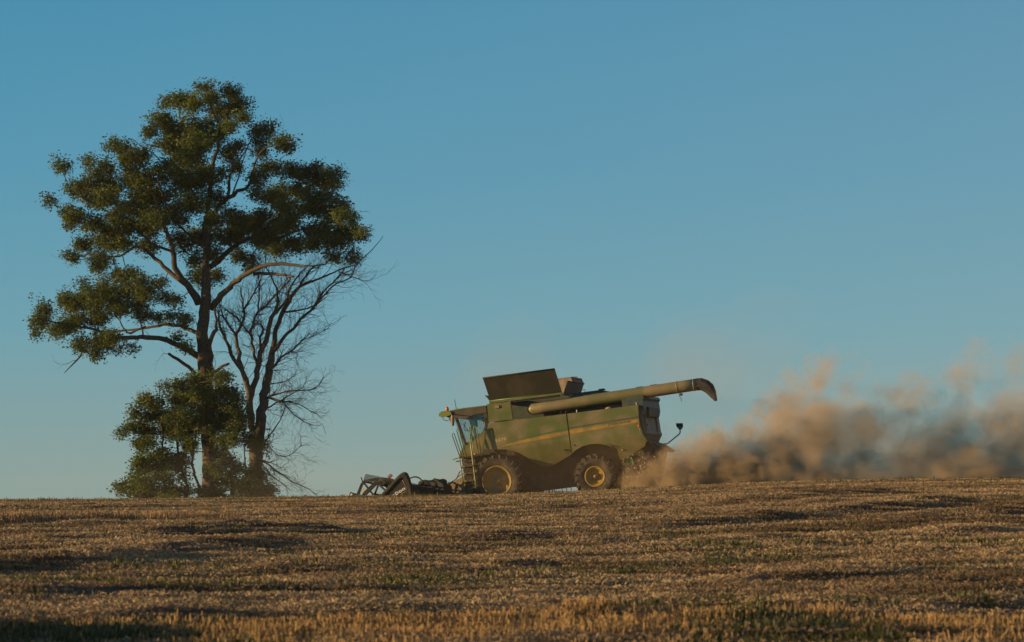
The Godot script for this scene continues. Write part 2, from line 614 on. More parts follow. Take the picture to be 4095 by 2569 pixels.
# a small heap of cut straw: flat strips lying every way
func litter_mesh(pieces: int, reach: float, rise: float, longest: float) -> ArrayMesh:
	var st := builder()
	for k in pieces:
		var c := Vector3(rng.randfn(0.0, reach * 0.45), rng.randf_range(0.0, rise * 0.6), rng.randfn(0.0, reach * 0.45))
		var t := rng.randf() * TAU
		var tilt := rng.randf_range(-0.15, 0.75) * rng.randf()
		var along := Vector3(cos(t) * cos(tilt), sin(tilt), sin(t) * cos(tilt)) * rng.randf_range(0.35, 1.0) * longest * 0.5
		var side := along.cross(Vector3(rng.randfn(), rng.randfn(), rng.randfn())).normalized() * rng.randf_range(0.0022, 0.005)
		var v := rng.randf_range(0.55, 1.25)
		st.set_color(Color(v, v * rng.randf_range(0.94, 1.02), v * rng.randf_range(0.85, 1.0)))
		var bend := Vector3(0, rng.randf_range(-0.01, 0.03), 0)
		quad(st, c - along - side, c + bend - side, c + bend + side, c - along + side)
		quad(st, c + bend - side, c + along - side, c + along + side, c + bend + side)
	return finish(st, M.stalk)


# standing cut stems
func stub_mesh(stems: int, reach: float, tall: float) -> ArrayMesh:
	var st := builder()
	for k in stems:
		var c := Vector3(rng.randfn(0.0, reach * 0.5), -0.02, rng.randfn(0.0, reach * 0.5))
		var top := c + Vector3(rng.randfn(0.0, 0.14), 1.0, rng.randfn(0.0, 0.14)).normalized() * tall * rng.randf_range(0.55, 1.1)
		var v := rng.randf_range(0.6, 1.25)
		st.set_color(Color(v, v * rng.randf_range(0.93, 1.0), v * rng.randf_range(0.8, 1.0)))
		var r := rng.randf_range(0.003, 0.0055)
		tube(st, [c, c.lerp(top, 0.5) + Vector3(rng.randfn(0, 0.008), 0, rng.randfn(0, 0.008)), top], [r, r, r * 0.8], 3, false)
		if rng.randf() < 0.4:
			var m := c.lerp(top, rng.randf_range(0.3, 0.9))
			var t := rng.randf() * TAU
			var e := m + Vector3(cos(t) * 0.07, rng.randf_range(-0.05, 0.05), sin(t) * 0.07)
			var s := Vector3(-sin(t), 0.3, cos(t)) * 0.007
			quad(st, m - s, e - s * 0.4, e + s * 0.4, m + s)
	return finish(st, M.stalk)


func weed_mesh(blades: int, reach: float, tall: float) -> ArrayMesh:
	var st := builder()
	for k in blades:
		var c := Vector3(rng.randfn(0.0, reach * 0.4), -0.01, rng.randfn(0.0, reach * 0.4))
		var t := rng.randf() * TAU
		var lean := rng.randf_range(0.1, 1.1)
		var top := c + Vector3(cos(t) * sin(lean), cos(lean), sin(t) * sin(lean)) * tall * rng.randf_range(0.5, 1.2)
		var mid := c.lerp(top, 0.55) + Vector3(0, tall * 0.12, 0)
		var s := Vector3(-sin(t), 0, cos(t)) * rng.randf_range(0.005, 0.014)
		var v := rng.randf_range(0.6, 1.3)
		st.set_color(Color(v * rng.randf_range(0.85, 1.3), v, v * 0.9))
		quad(st, c - s * 0.6, mid - s, mid + s, c + s * 0.6)
		tri(st, mid - s, top, mid + s)
	return finish(st, M.leaf)


func make_straw() -> void:
	var litters: Array = []
	var stubs: Array = []
	var weeds: Array = []
	for k in 4:
		litters.append(litter_mesh(120, 0.40, 0.035, 0.062))
		stubs.append(stub_mesh(9, 0.20, 0.10))
		weeds.append(weed_mesh(22, 0.26, 0.10))
	var put := {"straw_litter": [[], [], [], []], "cut_stubble": [[], [], [], []], "green_weed": [[], [], [], []]}
	var tint := {"straw_litter": [[], [], [], []], "cut_stubble": [[], [], [], []], "green_weed": [[], [], [], []]}
	var add := func(kind: String, x: float, d: float, size: float, tall: float, c: Color) -> void:
		var k := rng.randi() % 4
		var b := Basis(Vector3.UP, rng.randf() * TAU).scaled(Vector3(size, size * tall, size))
		put[kind][k].append(Transform3D(b, Vector3(x, ground(x, d), -d)))
		tint[kind][k].append(c)
	var straw_tone := func(x: float, d: float) -> Color:
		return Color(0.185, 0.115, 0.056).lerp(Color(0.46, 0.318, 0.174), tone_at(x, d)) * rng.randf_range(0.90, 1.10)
	for k in 158000:
		var d := 24.0 + 82.0 * pow(rng.randf(), 0.75)
		var half := d * 0.205 + 2.0
		var x := rng.randf_range(-half, half)
		if k % 10 < 3:
			x = (half + rng.randf() * 6.5) * (1.0 if k % 2 else -1.0)
		var bare := bare_soil_and_shade(x, d) * 0.9
		var gap := patch.get_noise_2d(x * 2.2 - 90.0, d * 2.2)
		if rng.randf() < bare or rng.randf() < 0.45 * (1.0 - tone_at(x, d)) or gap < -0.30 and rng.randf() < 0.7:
			continue
		var c: Color = straw_tone.call(x, d)
		add.call("straw_litter", x, d, rng.randf_range(0.8, 1.3), rng.randf_range(0.6, 1.3), c)
		if rng.randf() < 0.32:
			add.call("cut_stubble", x + rng.randf_range(-0.3, 0.3), d + rng.randf_range(-0.3, 0.3), rng.randf_range(0.8, 1.2), rng.randf_range(0.4, 0.8), c)
		if rng.randf() < greenness(x, d) * 0.7 + 0.015:
			add.call("green_weed", x + rng.randf_range(-0.3, 0.3), d, rng.randf_range(0.6, 1.3), rng.randf_range(0.7, 1.4), Color(0.098, 0.102, 0.034) * rng.randf_range(0.7, 1.3))
	# uncut strip of tall stubble nearest the viewer
	for k in 8200:
		var x := rng.randf_range(-9.0, 10.0)
		var line := 30.6 + sin(x * 0.9) * 0.3 + sin(x * 2.7) * 0.2
		var d := line - absf(rng.randfn(0.0, 1.5))
		var here := smoothstep(-3.6, -2.2, x) * (1.0 - 0.85 * smoothstep(1.6, 2.4, x) * smoothstep(3.9, 3.1, x))
		here = maxf(here, 0.10)
		if rng.randf() > here:
			continue
		var c: Color = straw_tone.call(x, d)
		add.call("cut_stubble", x, d, rng.randf_range(0.9, 1.3), rng.randf_range(0.9, 1.7), Color(0.44, 0.265, 0.105) * rng.randf_range(0.7, 1.1))
	for k in 900:
		var x := rng.randf_range(-7.0, -2.0) if rng.randf() < 0.7 else rng.randf_range(1.6, 3.6)
		var d := rng.randf_range(26.0, 29.8)
		add.call("green_weed", x, d, rng.randf_range(0.7, 1.3), rng.randf_range(0.8, 1.5), Color(0.080, 0.078, 0.026) * rng.randf_range(0.6, 1.3))
	# far strip of standing stubble on the left, and loose weeds along the crest
	for k in 900:
		var x := rng.randf_range(-12.5, -6.0)
		var d := 62.3 + (x + 10.0) * 0.7 + rng.randfn(0.0, 0.4)
		add.call("cut_stubble", x, d, 1.2, rng.randf_range(1.2, 2.4), Color(0.40, 0.25, 0.13) * rng.randf_range(0.7, 1.1))
	for k in 520:
		var x := rng.randf_range(-19.0, 19.0)
		var d := rng.randf_range(88.0, 95.0)
		add.call("green_weed", x, d, rng.randf_range(0.4, 0.9), rng.randf_range(0.8, 2.4), Color(0.12, 0.10, 0.04) * rng.randf_range(0.6, 1.2))
	for kind in put:
		var holder := Node3D.new()
		holder.name = kind
		holder.set_meta("kind", "stuff")
		holder.set_meta("label", {"straw_litter": "loose chopped straw covering the harvested field", "cut_stubble": "short upright stubble left standing in the field", "green_weed": "low green weeds growing between the straw"}[kind])
		holder.set_meta("category", {"straw_litter": "straw", "cut_stubble": "stubble", "green_weed": "weeds"}[kind])
		add_child(holder, true)
		var meshes: Array = {"straw_litter": litters, "cut_stubble": stubs, "green_weed": weeds}[kind]
		for k in 4:
			scatter("clump", meshes[k], put[kind][k], tint[kind][k], holder)


# ---------- trees ----------
# limbs are lists of x, y, z, radius in metres from the tree's foot

func limb_line(v: Array) -> Array:
	return v


func smooth_limb(v: Array, wiggle: float) -> Array:
	var pts := []
	var rad := []
	var n := v.size() / 4
	var src := []
	for k in n:
		src.append(Vector3(v[k * 4], v[k * 4 + 1], v[k * 4 + 2]))
	for k in n - 1:
		var p0: Vector3 = src[maxi(k - 1, 0)]
		var p1: Vector3 = src[k]
		var p2: Vector3 = src[k + 1]
		var p3: Vector3 = src[mini(k + 2, n - 1)]
		var steps := maxi(2, int(p1.distance_to(p2) / 0.22))
		for i in steps:
			var t := float(i) / steps
			var p := p1.cubic_interpolate(p2, p0, p3, t)
			var r: float = lerpf(v[k * 4 + 3], v[k * 4 + 7], t) * 0.88
			var j := minf(wiggle, r * 0.6)
			pts.append(p + Vector3(rng.randfn(0, j), rng.randfn(0, j * 0.4), rng.randfn(0, j)))
			rad.append(r * rng.randf_range(0.93, 1.08))
	pts.append(src[n - 1])
	rad.append(v[n * 4 - 1])
	return [pts, rad]


func grow(st: SurfaceTool, from: Vector3, dir: Vector3, length: float, r: float, depth: int, up: float, tips: Array) -> void:
	var n := maxi(3, int(length / 0.16))
	var pts := [from]
	var rad := [r]
	var p := from
	var v := dir.normalized()
	for k in n:
		v = (v + Vector3(rng.randfn(0, 0.27), rng.randfn(0, 0.24) + up * 0.06, rng.randfn(0, 0.27))).normalized()
		p += v * length / n
		pts.append(p)
		rad.append(maxf(0.0035, r * (1.0 - 0.8 * float(k + 1) / n)))
		if depth > 0 and k > 0 and rng.randf() < 0.62:
			var s := v.cross(Vector3(rng.randfn(), rng.randfn(), rng.randfn())).normalized()
			grow(st, p, v * rng.randf_range(0.7, 1.2) + s * rng.randf_range(0.5, 1.0), length * rng.randf_range(0.3, 0.62), rad[-1] * 0.65, depth - 1, up, tips)
	tips.append(p)
	tube(st, pts, rad, 4, false)


func sprig_mesh(leaves: int, reach: float, size: float) -> ArrayMesh:
	var st := builder()
	for k in leaves:
		var c := Vector3(rng.randfn(), rng.randfn() * 0.8, rng.randfn()) * reach * 0.5
		var t := rng.randf() * TAU
		var along := Vector3(cos(t), rng.randf_range(-0.9, 0.45), sin(t)).normalized() * size * rng.randf_range(0.6, 1.15)
		var s := along.cross(Vector3(rng.randfn(), rng.randfn() + 0.8, rng.randfn())).normalized() * along.length() * 0.27
		var fold := along.cross(s).normalized() * along.length() * 0.10
		var v := rng.randf_range(0.7, 1.3)
		st.set_color(Color(v * rng.randf_range(0.85, 1.12), v, v * rng.randf_range(0.8, 1.1)))
		var m := c + along * 0.45
		tri(st, c, m + s + fold, c + along)
		tri(st, c, c + along, m - s + fold)
	return finish(st, M.leaf)


func nearest_node(nodes: Array, p: Vector2) -> int:
	var best := 0
	var least := 1e9
	for k in nodes.size():
		var n: Vector3 = nodes[k]
		var d := (p.x - n.x) * (p.x - n.x) + (p.y - n.y) * (p.y - n.y) * 1.3 + maxf(0.0, n.y - p.y) * 0.5
		if d < least:
			least = d
			best = k
	return best


func leafy(t: Node3D, lobes: Array, nodes: Array, sprigs: Array, per_area: float, depth: float, tone: Color, twigs: SurfaceTool, tight: float, pivot: Vector2) -> void:
	var where := [[], [], []]
	var tint := [[], [], []]
	for k in range(0, lobes.size(), 4):
		var c := pivot + (Vector2(lobes[k], lobes[k + 1]) - pivot) * 0.972
		var at: Vector3 = nodes[nearest_node(nodes, c)]
		var z := at.z * 0.9 + rng.randfn(0.0, depth)
		var r := Vector3(lobes[k + 2], lobes[k + 3], (lobes[k + 2] + lobes[k + 3]) * 0.6)
		var centre := Vector3(c.x, c.y, z)
		var reach := at.distance_to(centre)
		if reach > 0.15:
			var mid := at.lerp(centre, 0.5) + Vector3(rng.randfn(0, 0.1), -0.06 * reach, rng.randfn(0, 0.1))
			tube(twigs, [at, at.lerp(mid, 0.6), mid, mid.lerp(centre, 0.6), centre], [0.022, 0.019, 0.016, 0.012, 0.007], 5, false)
		for i in 5:
			var e := centre + Vector3(rng.randfn(), rng.randfn(), rng.randfn()).normalized() * r * rng.randf_range(0.6, 1.0)
			var b := at.lerp(centre, rng.randf_range(0.5, 1.0))
			tube(twigs, [b, b.lerp(e, 0.5) + Vector3(rng.randfn(0, 0.05), rng.randfn(0, 0.05), 0), e], [0.010, 0.007, 0.004], 3, false)
		var area := r.x * r.y
		r = (r - Vector3.ONE * 0.14).max(r * 0.45)
		var groups := maxi(4, int(area * 56.0 + 7))
		var hue := rng.randf_range(0.8, 1.2)
		for g in groups:
			var v := Vector3(rng.randfn(), rng.randfn(), rng.randfn()).normalized()
			# a spray: leaves set along a twig that runs outward and droops
			var tip := v * r * (0.50 + 0.85 * pow(rng.randf(), 1.4))
			var root := v * r * rng.randf_range(0.0, 0.45) + Vector3(rng.randfn(), rng.randfn(), rng.randfn()) * tight * 0.4 * r.y
			var droop := rng.randf_range(-0.04, 0.16) * tip.length()
			var many := int(per_area * area / groups) + 1
			for i in many:
				var f := sqrt((i + rng.randf()) / many)
				var p := centre + root.lerp(tip, f) - Vector3(0, droop * f * f, 0) + Vector3(rng.randfn(), rng.randfn() * 0.8, rng.randfn()) * (0.19 - 0.08 * f)
				var b := Basis.from_euler(Vector3(rng.randf_range(-0.5, 0.5), rng.randf() * TAU, rng.randf_range(-0.5, 0.5)))
				var which := rng.randi() % 3
				where[which].append(Transform3D(b.scaled(Vector3.ONE * rng.randf_range(0.75, 1.15)), p))
				var n := hue * rng.randf_range(0.75, 1.25)
				tint[which].append(Color(tone.r * n * rng.randf_range(0.85, 1.2), tone.g * n, tone.b * n))
	var crown := Node3D.new()
	crown.name = "crown"
	t.add_child(crown, true)
	for k in 3:
		scatter("foliage", sprigs[k], where[k], tint[k], crown)


func woody(t: Node3D, trunk: Array, limbs: Array, bark: Material, nodes: Array, flare: float) -> void:
	var parts := [trunk] + limbs
	for k in parts.size():
		var got := smooth_limb(parts[k], 0.032 if k else 0.03)
		var pts: Array = got[0]
		var rad: Array = got[1]
		var st := builder(true)
		tube(st, pts, rad, 12 if k == 0 else 8)
		if k == 0:
			# roots that flare into the ground
			for i in 6:
				var a := TAU * i / 6.0 + 0.3
				var out := Vector3(cos(a), 0, sin(a))
				tube(st, [pts[0] + Vector3(0, 0.9, 0) + out * rad[0] * 0.55, pts[0] + Vector3(0, 0.3, 0) + out * rad[0] * 0.95, pts[0] + Vector3(0, -0.4, 0) + out * (rad[0] + flare)], [rad[0] * 0.30, rad[0] * 0.34, rad[0] * 0.30], 7)
		part("trunk" if k == 0 else "limb", st, bark, t)
		for i in range(0 if k else pts.size() / 4, pts.size(), 2):
			nodes.append(pts[i])


func tree_foot(x: float, d: float) -> Transform3D:
	return Transform3D(Basis(), Vector3(x, ground(x, d), -d))


func make_trees() -> void:
	# the traced limbs are measured from a foot 1.34 m under eye level
	var lift_up := EYE - 1.34
	var sprigs := [sprig_mesh(14, 0.20, 0.112), sprig_mesh(16, 0.24, 0.120), sprig_mesh(13, 0.18, 0.108)]
	var foot := Vector3((832.0 - 2047.5) / 11880.0 * 118.0, lift_up, -118.0)
	var oak := thing("oak_tree", "tall green leafy oak with two trunks and a broken stub", "tree", Transform3D(Basis(), foot))
	var nodes := []
	woody(oak, oak_trunk(), oak_limbs(), M.bark, nodes, 0.25)
	var twigs := builder(true)
	leafy(oak, oak_lobes(), nodes, sprigs, 350.0, 1.0, Color(0.128, 0.148, 0.031), twigs, 0.34, Vector2(0.4, 8.6))
	for k in 46:
		var at: Vector3 = nodes[rng.randi() % nodes.size()]
		var out := Vector3(at.x - 0.2, rng.randf_range(-0.5, 1.5), rng.randfn(0, 1.0))
		grow(twigs, at, out, rng.randf_range(0.5, 1.3), 0.012, 1, 0.3, [])
	part("twig", twigs, M.bark, oak).set_meta("kind", "stuff")

	var bare := thing("bare_tree", "leafless dying tree with many stems, right of the oak", "tree", Transform3D(Basis(), foot + Vector3(0, 0, -0.9)))
	var bare_nodes := []
	var limbs := bare_limbs()
	woody(bare, bare_trunk(), limbs, M.dead_bark, bare_nodes, 0.2)
	var bare_twigs := builder(true)
	var tips := []
	for limb in limbs:
		var n: int = limb.size() / 4
		for k in range(1, n):
			var r: float = limb[k * 4 + 3]
			if r > 0.075:
				continue
			var p := Vector3(limb[k * 4], limb[k * 4 + 1], limb[k * 4 + 2])
			var q := Vector3(limb[k * 4 - 4], limb[k * 4 - 3], limb[k * 4 - 2])
			var dir := (p - q).normalized()
			var low := p.y < 6.2
			for i in (6 if low else 6):
				var s := dir.cross(Vector3(rng.randfn(), rng.randfn(), rng.randfn())).normalized()
				grow(bare_twigs, q.lerp(p, rng.randf()), dir + s * rng.randf_range(0.4, 1.0), rng.randf_range(0.5, 1.3) if r > 0.012 else rng.randf_range(0.3, 0.8), clampf(r * 0.38, 0.007, 0.016), 2 if low else 1, -0.15 if low else 0.35, tips)
	for k in 90:
		var at: Vector3 = bare_nodes[rng.randi() % bare_nodes.size()]
		if at.y > 5.5 and at.x < 4.6:
			grow(bare_twigs, at, Vector3(0.25 + 0.25 * at.x, 1.2, 0) + Vector3(rng.randfn(0, 0.6), rng.randfn(0, 0.3), rng.randfn(0, 0.7)), rng.randf_range(0.8, 1.7), 0.016, 2, 0.3, tips)
	part("twig", bare_twigs, M.dead_bark, bare).set_meta("kind", "stuff")
	# a few leaves that climb its stems
	var few := [[], [], []]
	var few_tint := [[], [], []]
	for k in 330:
		var at: Vector3 = bare_nodes[rng.randi() % bare_nodes.size()]
		if at.y > 9.5 and rng.randf() < 0.75 or at.x > 3.4:
			continue
		var b := Basis.from_euler(Vector3(rng.randf(), rng.randf() * TAU, rng.randf())).scaled(Vector3.ONE * rng.randf_range(0.3, 0.55))
		few[k % 3].append(Transform3D(b, at + Vector3(rng.randfn(0, 0.14), rng.randfn(0, 0.2), rng.randfn(0, 0.14))))
		few_tint[k % 3].append(Color(0.05, 0.055, 0.014) * rng.randf_range(0.7, 1.3))
	var ivy := Node3D.new()
	ivy.name = "ivy"
	bare.add_child(ivy, true)
	for k in 3:
		scatter("foliage", sprigs[k], few[k], few_tint[k], ivy)

	low_tree("young_tree", "bushy young tree in leaf around the foot of the oak trunk", sapling_lobes(), foot + Vector3(0, 0, 1.2), [Vector2(-0.3, 0.0), Vector2(-0.9, 0.1), Vector2(-1.6, -0.1)], sprigs, Color(0.128, 0.146, 0.032))
	low_tree("leafy_bush", "dense green bush at the foot of the bare tree", bush_lobes(), foot + Vector3(0, 0, 0.7), [Vector2(1.0, 0.2), Vector2(1.75, 0.0)], sprigs, Color(0.120, 0.138, 0.030))


func low_tree(called: String, label: String, lobes: Array, at: Vector3, stems: Array, sprigs: Array, tone: Color) -> void:
	var t := thing(called, label, "tree" if called == "young_tree" else "bush", Transform3D(Basis(), at))
	var top := 0.0
	for k in range(0, lobes.size(), 4):
		top = maxf(top, lobes[k + 1])
	var nodes := []
	for s in stems:
		var v := []
		for k in 6:
			var f := k / 5.0
			v.append_array([s.x + (rng.randfn(0, 0.1) if k else 0.0) - 0.25 * f, f * (top - 0.3), s.y + rng.randfn(0, 0.12), 0.075 * (1.0 - 0.75 * f)])
		var got := smooth_limb(v, 0.02)
		var st := builder(true)
		tube(st, got[0], got[1], 7)
		part("trunk", st, M.bark, t)
		nodes.append_array(got[0])
	var twigs := builder(true)
	leafy(t, lobes, nodes, sprigs, 480.0, 0.75, tone, twigs, 0.34, Vector2(0.2, 2.0))
	part("twig", twigs, M.bark, t).set_meta("kind", "stuff")


# ---------- the combine harvester ----------
# x runs from the front axle to the rear, y up, z to the machine's left side, which the viewer sees; zero is one metre over the foot

func machine(down := 1.0) -> Transform3D:
	var turn := Basis(Vector3.UP, deg_to_rad(-14.0)) * Basis(Vector3(0, 0, 1), deg_to_rad(7.3))
	return Transform3D(turn, Vector3(-0.101, EYE + 0.139, -110.0)) * Transform3D(Basis(), Vector3(0, -down, 0))


const RISE := Vector3(0, 1.0, 0)
var cm: Node3D


func bit(called: String, st: SurfaceTool, material: Material, parent: Node3D = null) -> MeshInstance3D:
	return part(called, st, material, parent if parent else cm, Vector3.ZERO if parent else RISE)


func v2(v: Array) -> Array:
	var out := []
	for k in range(0, v.size(), 2):
		out.append(Vector2(v[k], v[k + 1]))
	return out


func slab(called: String, outline: Array, back: float, front: float, m: Material, parent: Node3D = null) -> MeshInstance3D:
	var st := builder()
	prism(st, v2(outline), back, front)
	return bit(called, st, m, parent)


func block(called: String, lo: Vector3, hi: Vector3, m: Material, parent: Node3D = null) -> MeshInstance3D:
	var st := builder()
	var c := minf(0.03, minf(hi.x - lo.x, hi.y - lo.y) * 0.25)
	prism(st, [Vector2(lo.x + c, lo.y), Vector2(hi.x - c, lo.y), Vector2(hi.x, lo.y + c), Vector2(hi.x, hi.y - c), Vector2(hi.x - c, hi.y), Vector2(lo.x + c, hi.y), Vector2(lo.x, hi.y - c), Vector2(lo.x, lo.y + c)], lo.z, hi.z)
	return bit(called, st, m, parent)


func rod(called: String, pts: Array, r: float, m: Material, parent: Node3D = null) -> MeshInstance3D:
	var st := builder(true)
	wire(st, pts, r, 8)
	return bit(called, st, m, parent)


func lettering(text: String, font_name: String, high: float, at: Vector3, slope: float, m: Material, parent: Node3D, stretch := 1.0, bold := 400) -> void:
	var f := SystemFont.new()
	f.font_names = PackedStringArray([font_name])
	f.font_weight = bold
	var t := TextMesh.new()
	t.text = text
	t.font = f
	t.font_size = 64
	t.pixel_size = high / 46.0
	t.depth = 0.004
	t.horizontal_alignment = HORIZONTAL_ALIGNMENT_LEFT
	t.material = m
	var o := place("lettering", t, parent, at)
	o.rotation.z = deg_to_rad(slope)
	o.scale = Vector3(stretch, 1, 1)


func wheel(called: String, at: Vector3, r: float, rim: float, wide: float, lugs: int, rim_paint: Material, flip: bool, dish: float) -> Node3D:
	var w := Node3D.new()
	w.name = called
	w.position = at + RISE
	if flip:
		w.rotation.y = PI
	cm.add_child(w, true)
	var h := wide / 2
	var st := builder(true)
	lathe(st, [Vector2(rim, -h * 0.72), Vector2(rim + 0.05, -h * 0.86), Vector2(lerpf(rim, r, 0.5), -h), Vector2(r - 0.16, -h * 0.97), Vector2(r - 0.075, -h * 0.80), Vector2(r - 0.05, 0), Vector2(r - 0.075, h * 0.80), Vector2(r - 0.16, h * 0.97), Vector2(lerpf(rim, r, 0.5), h), Vector2(rim + 0.05, h * 0.86), Vector2(rim, h * 0.72), Vector2(rim, -h * 0.72)], 56)
	bit("tyre", st, M.rubber, w)
	st = builder(true)
	lathe(st, [Vector2(rim + 0.005, h * 0.70), Vector2(rim + 0.012, h * 0.80), Vector2(rim - 0.02, h * 0.82), Vector2(rim - 0.045, h * 0.74), Vector2(rim - 0.075, h * 0.5), Vector2(rim - 0.10, dish + 0.10), Vector2(rim * 0.74, dish + 0.02), Vector2(rim * 0.45, dish), Vector2(0.001, dish)], 48)
	bit("rim", st, rim_paint, w)
	var hub_r := rim * 0.33
	st = builder(true)
	lathe(st, [Vector2(hub_r, dish - 0.01), Vector2(hub_r, dish + 0.035), Vector2(hub_r * 0.75, dish + 0.05), Vector2(hub_r * 0.45, dish + 0.055), Vector2(hub_r * 0.4, dish + 0.11), Vector2(0.001, dish + 0.115)], 28)
	bit("hub", st, rim_paint, w)
	st = builder()
	lathe(st, [Vector2(0.001, dish + 0.075), Vector2(0.018, dish + 0.075), Vector2(0.022, dish + 0.055), Vector2(0.022, dish + 0.03)], 6)
	var nut := finish(st, M.dark)
	for k in 10:
		var t := TAU * k / 10.0
		place("bolt", nut, w, Vector3(cos(t), sin(t), 0) * hub_r * 0.86)
	var meshes := []
	for s in [1.0, -1.0]:
		st = builder()
		var ps := []
		for f in [[0.02, -0.01, 0.0], [0.45, 0.0, 0.16], [0.86, -0.035, 0.30], [1.0, -0.125, 0.36]]:
			var a: float = f[2] / r * wide * 1.15
			var q: float = r + f[1]
			ps.append(Vector3(sin(a) * q, cos(a) * q, s * h * f[0]))
		for k in 3:
			bar(st, ps[k] - (ps[k] * Vector3(1, 1, 0)).normalized() * 0.03, ps[k + 1] - (ps[k + 1] * Vector3(1, 1, 0)).normalized() * 0.03, 0.055, 0.085, (ps[k] * Vector3(1, 1, 0)).normalized())
		meshes.append(finish(st, M.rubber))
	for k in lugs:
		for s in 2:
			var lug := place("lug", meshes[s], w)
			lug.rotation.z = TAU * (k + 0.5 * s) / lugs
	return w


func make_combine() -> void:
	cm = thing("combine_harvester", "dusty green combine harvester with raised unloading auger, cutting along the crest", "combine", machine())
	# inner body and frame, mostly in the shade
	slab("chassis", [-0.5, -0.2, 0.5, -0.5, 2.75, -0.5, 3.0, -0.25, 4.4, 0.0, 5.2, 0.4, 5.3, 1.6, 0.0, 1.7, -0.2, 1.1, -0.6, 0.7], -1.15, 1.05, M.dark)
	slab("grain_tank", [-0.12, 1.0, 3.0, 1.0, 3.0, 2.70, 2.75, 2.86, 0.0, 2.86, -0.12, 2.70], -1.56, 0.78, M.hood)
	slab("engine_cover", [2.9, 1.5, 5.0, 1.5, 5.0, 2.12, 4.40, 2.68, 4.24, 2.77, 4.0, 2.83, 3.0, 2.84], -1.45, 0.92, M.hood)
	rod("guard_rail", [Vector3(3.3, 2.84, 0.8), Vector3(3.3, 2.92, 0.8), Vector3(3.45, 2.93, 0.8), Vector3(3.45, 2.84, 0.8)], 0.012, M.steel)
	block("vent_cap", Vector3(3.9, 2.83, 0.3), Vector3(4.1, 2.89, 0.6), M.dark)
	# side panels
	var st := builder()
	panel(st, v2([-0.12, 2.15, 0.83, 2.13, 0.84, 2.16, 0.97, 2.155, 1.0, 2.125, 2.81, 2.10, 2.82, 1.39, 2.815, 0.62, 2.37, 0.44, 2.00, 0.31, 1.80, 0.285, 1.58, 0.34, 1.35, 0.52, 1.16, 0.71, 0.90, 0.91, 0.67, 1.02, 0.43, 1.11, 0.01, 1.16, -0.43, 1.23, -0.30, 1.62]), 1.60, 1.12, 0.30, 0.09)
	var front := bit("side_panel", st, M.paint)
	front.set_meta("label", "front side panel with the model number in yellow")
	st = builder()
	panel(st, v2([2.855, 2.10, 5.50, 2.06, 5.46, 1.56, 5.48, 1.25, 5.64, 0.74, 5.53, 0.55, 5.05, 0.33, 4.56, 0.17, 4.52, 0.40, 4.53, 0.60, 4.34, 0.72, 4.13, 0.82, 3.90, 0.89, 3.60, 0.92, 3.33, 0.89, 3.05, 0.78, 2.855, 0.65]), 1.60, 0.95, 0.26, 0.09)
	var rear := bit("side_panel", st, M.paint)
	rear.set_meta("label", "rear side panel with the maker's name on a yellow stripe")
	st = builder()
	panel(st, v2([3.03, 0.79, 3.33, 0.905, 3.60, 0.935, 3.90, 0.905, 4.13, 0.835, 4.36, 0.725, 4.36, 0.69, 4.13, 0.79, 3.90, 0.86, 3.60, 0.89, 3.33, 0.86, 3.03, 0.75]), 1.66, 0.2, 0.0, 0.10)
	bit("wheel_arch_lip", st, M.paint)
	# far side closes the body
	slab("far_side_panel", [-0.12, 2.12, 5.5, 2.08, 5.5, 0.9, 4.5, 0.5, 3.2, 0.9, 1.8, 0.4, 0.6, 1.05, -0.4, 1.2], -1.66, -1.58, M.paint)
	st = builder()
	panel(st, v2([-0.08, 2.85, 0.80, 2.82, 0.81, 2.17, -0.10, 2.17]), 1.60, 1.0, 0.0, 0.12)
	var upper := bit("upper_panel", st, M.paint)
	block("marker_lamp", Vector3(0.19, 2.65, 1.60), Vector3(0.37, 2.745, 1.64), M.dust_tan)
	slab("top_beam", [0.0, 2.86, 2.73, 2.82, 2.73, 2.90, 0.0, 2.94], 1.25, 1.56, M.paint)
	slab("beam_edge", [0.80, 2.79, 2.6, 2.77, 2.62, 2.82, 0.80, 2.85], 1.3, 1.52, M.dark)
	slab("yellow_stripe", [0.05, 1.225, 0.40, 1.28, 0.71, 1.335, 1.6, 1.41, 2.81, 1.475, 2.81, 1.345, 1.7, 1.29, 0.9, 1.25], 1.59, 1.605, M.yellow, front)
	slab("yellow_stripe", [2.87, 1.478, 5.46, 1.555, 5.465, 1.445, 2.87, 1.35], 1.59, 1.605, M.yellow, rear)
	slab("dark_line", [0.75, 1.40, 1.8, 1.50, 2.81, 1.585, 2.81, 1.54, 1.8, 1.47, 0.75, 1.385], 1.59, 1.604, M.clean_green, front)
	slab("dark_line", [2.87, 1.59, 5.46, 1.665, 5.46, 1.60, 2.87, 1.54], 1.59, 1.604, M.hood, rear)
	lettering("S670", "Droid Sans", 0.105, Vector3(0.06, 1.465, 1.606), 4.6, M.letter, front, 1.35, 700)
	lettering("JOHN DEERE", "Droid Sans", 0.078, Vector3(4.30, 1.49, 1.6075), 2.0, M.letter_dark, rear, 1.36, 700)
	for p in [Vector2(2.62, 0.80), Vector2(2.98, 0.93)]:
		st = builder()
		lathe(st, [Vector2(0.001, 1.612), Vector2(0.03, 1.612), Vector2(0.035, 1.55)], 12, Vector3(p.x, p.y, 0))
		bit("latch", st, M.dark)
	block("sticker", Vector3(4.67, 0.50, 1.50), Vector3(4.73, 0.56, 1.56), M.dust_tan)
	slab("lower_shield", [4.55, 0.10, 4.9, 0.32, 5.0, 0.28, 5.0, 0.06, 4.75, -0.08, 4.55, -0.02], 0.95, 1.25, M.clean_green)
	rod("lower_latch", [Vector3(4.72, 0.16, 1.26), Vector3(4.84, 0.15, 1.26)], 0.018, M.rail_green)
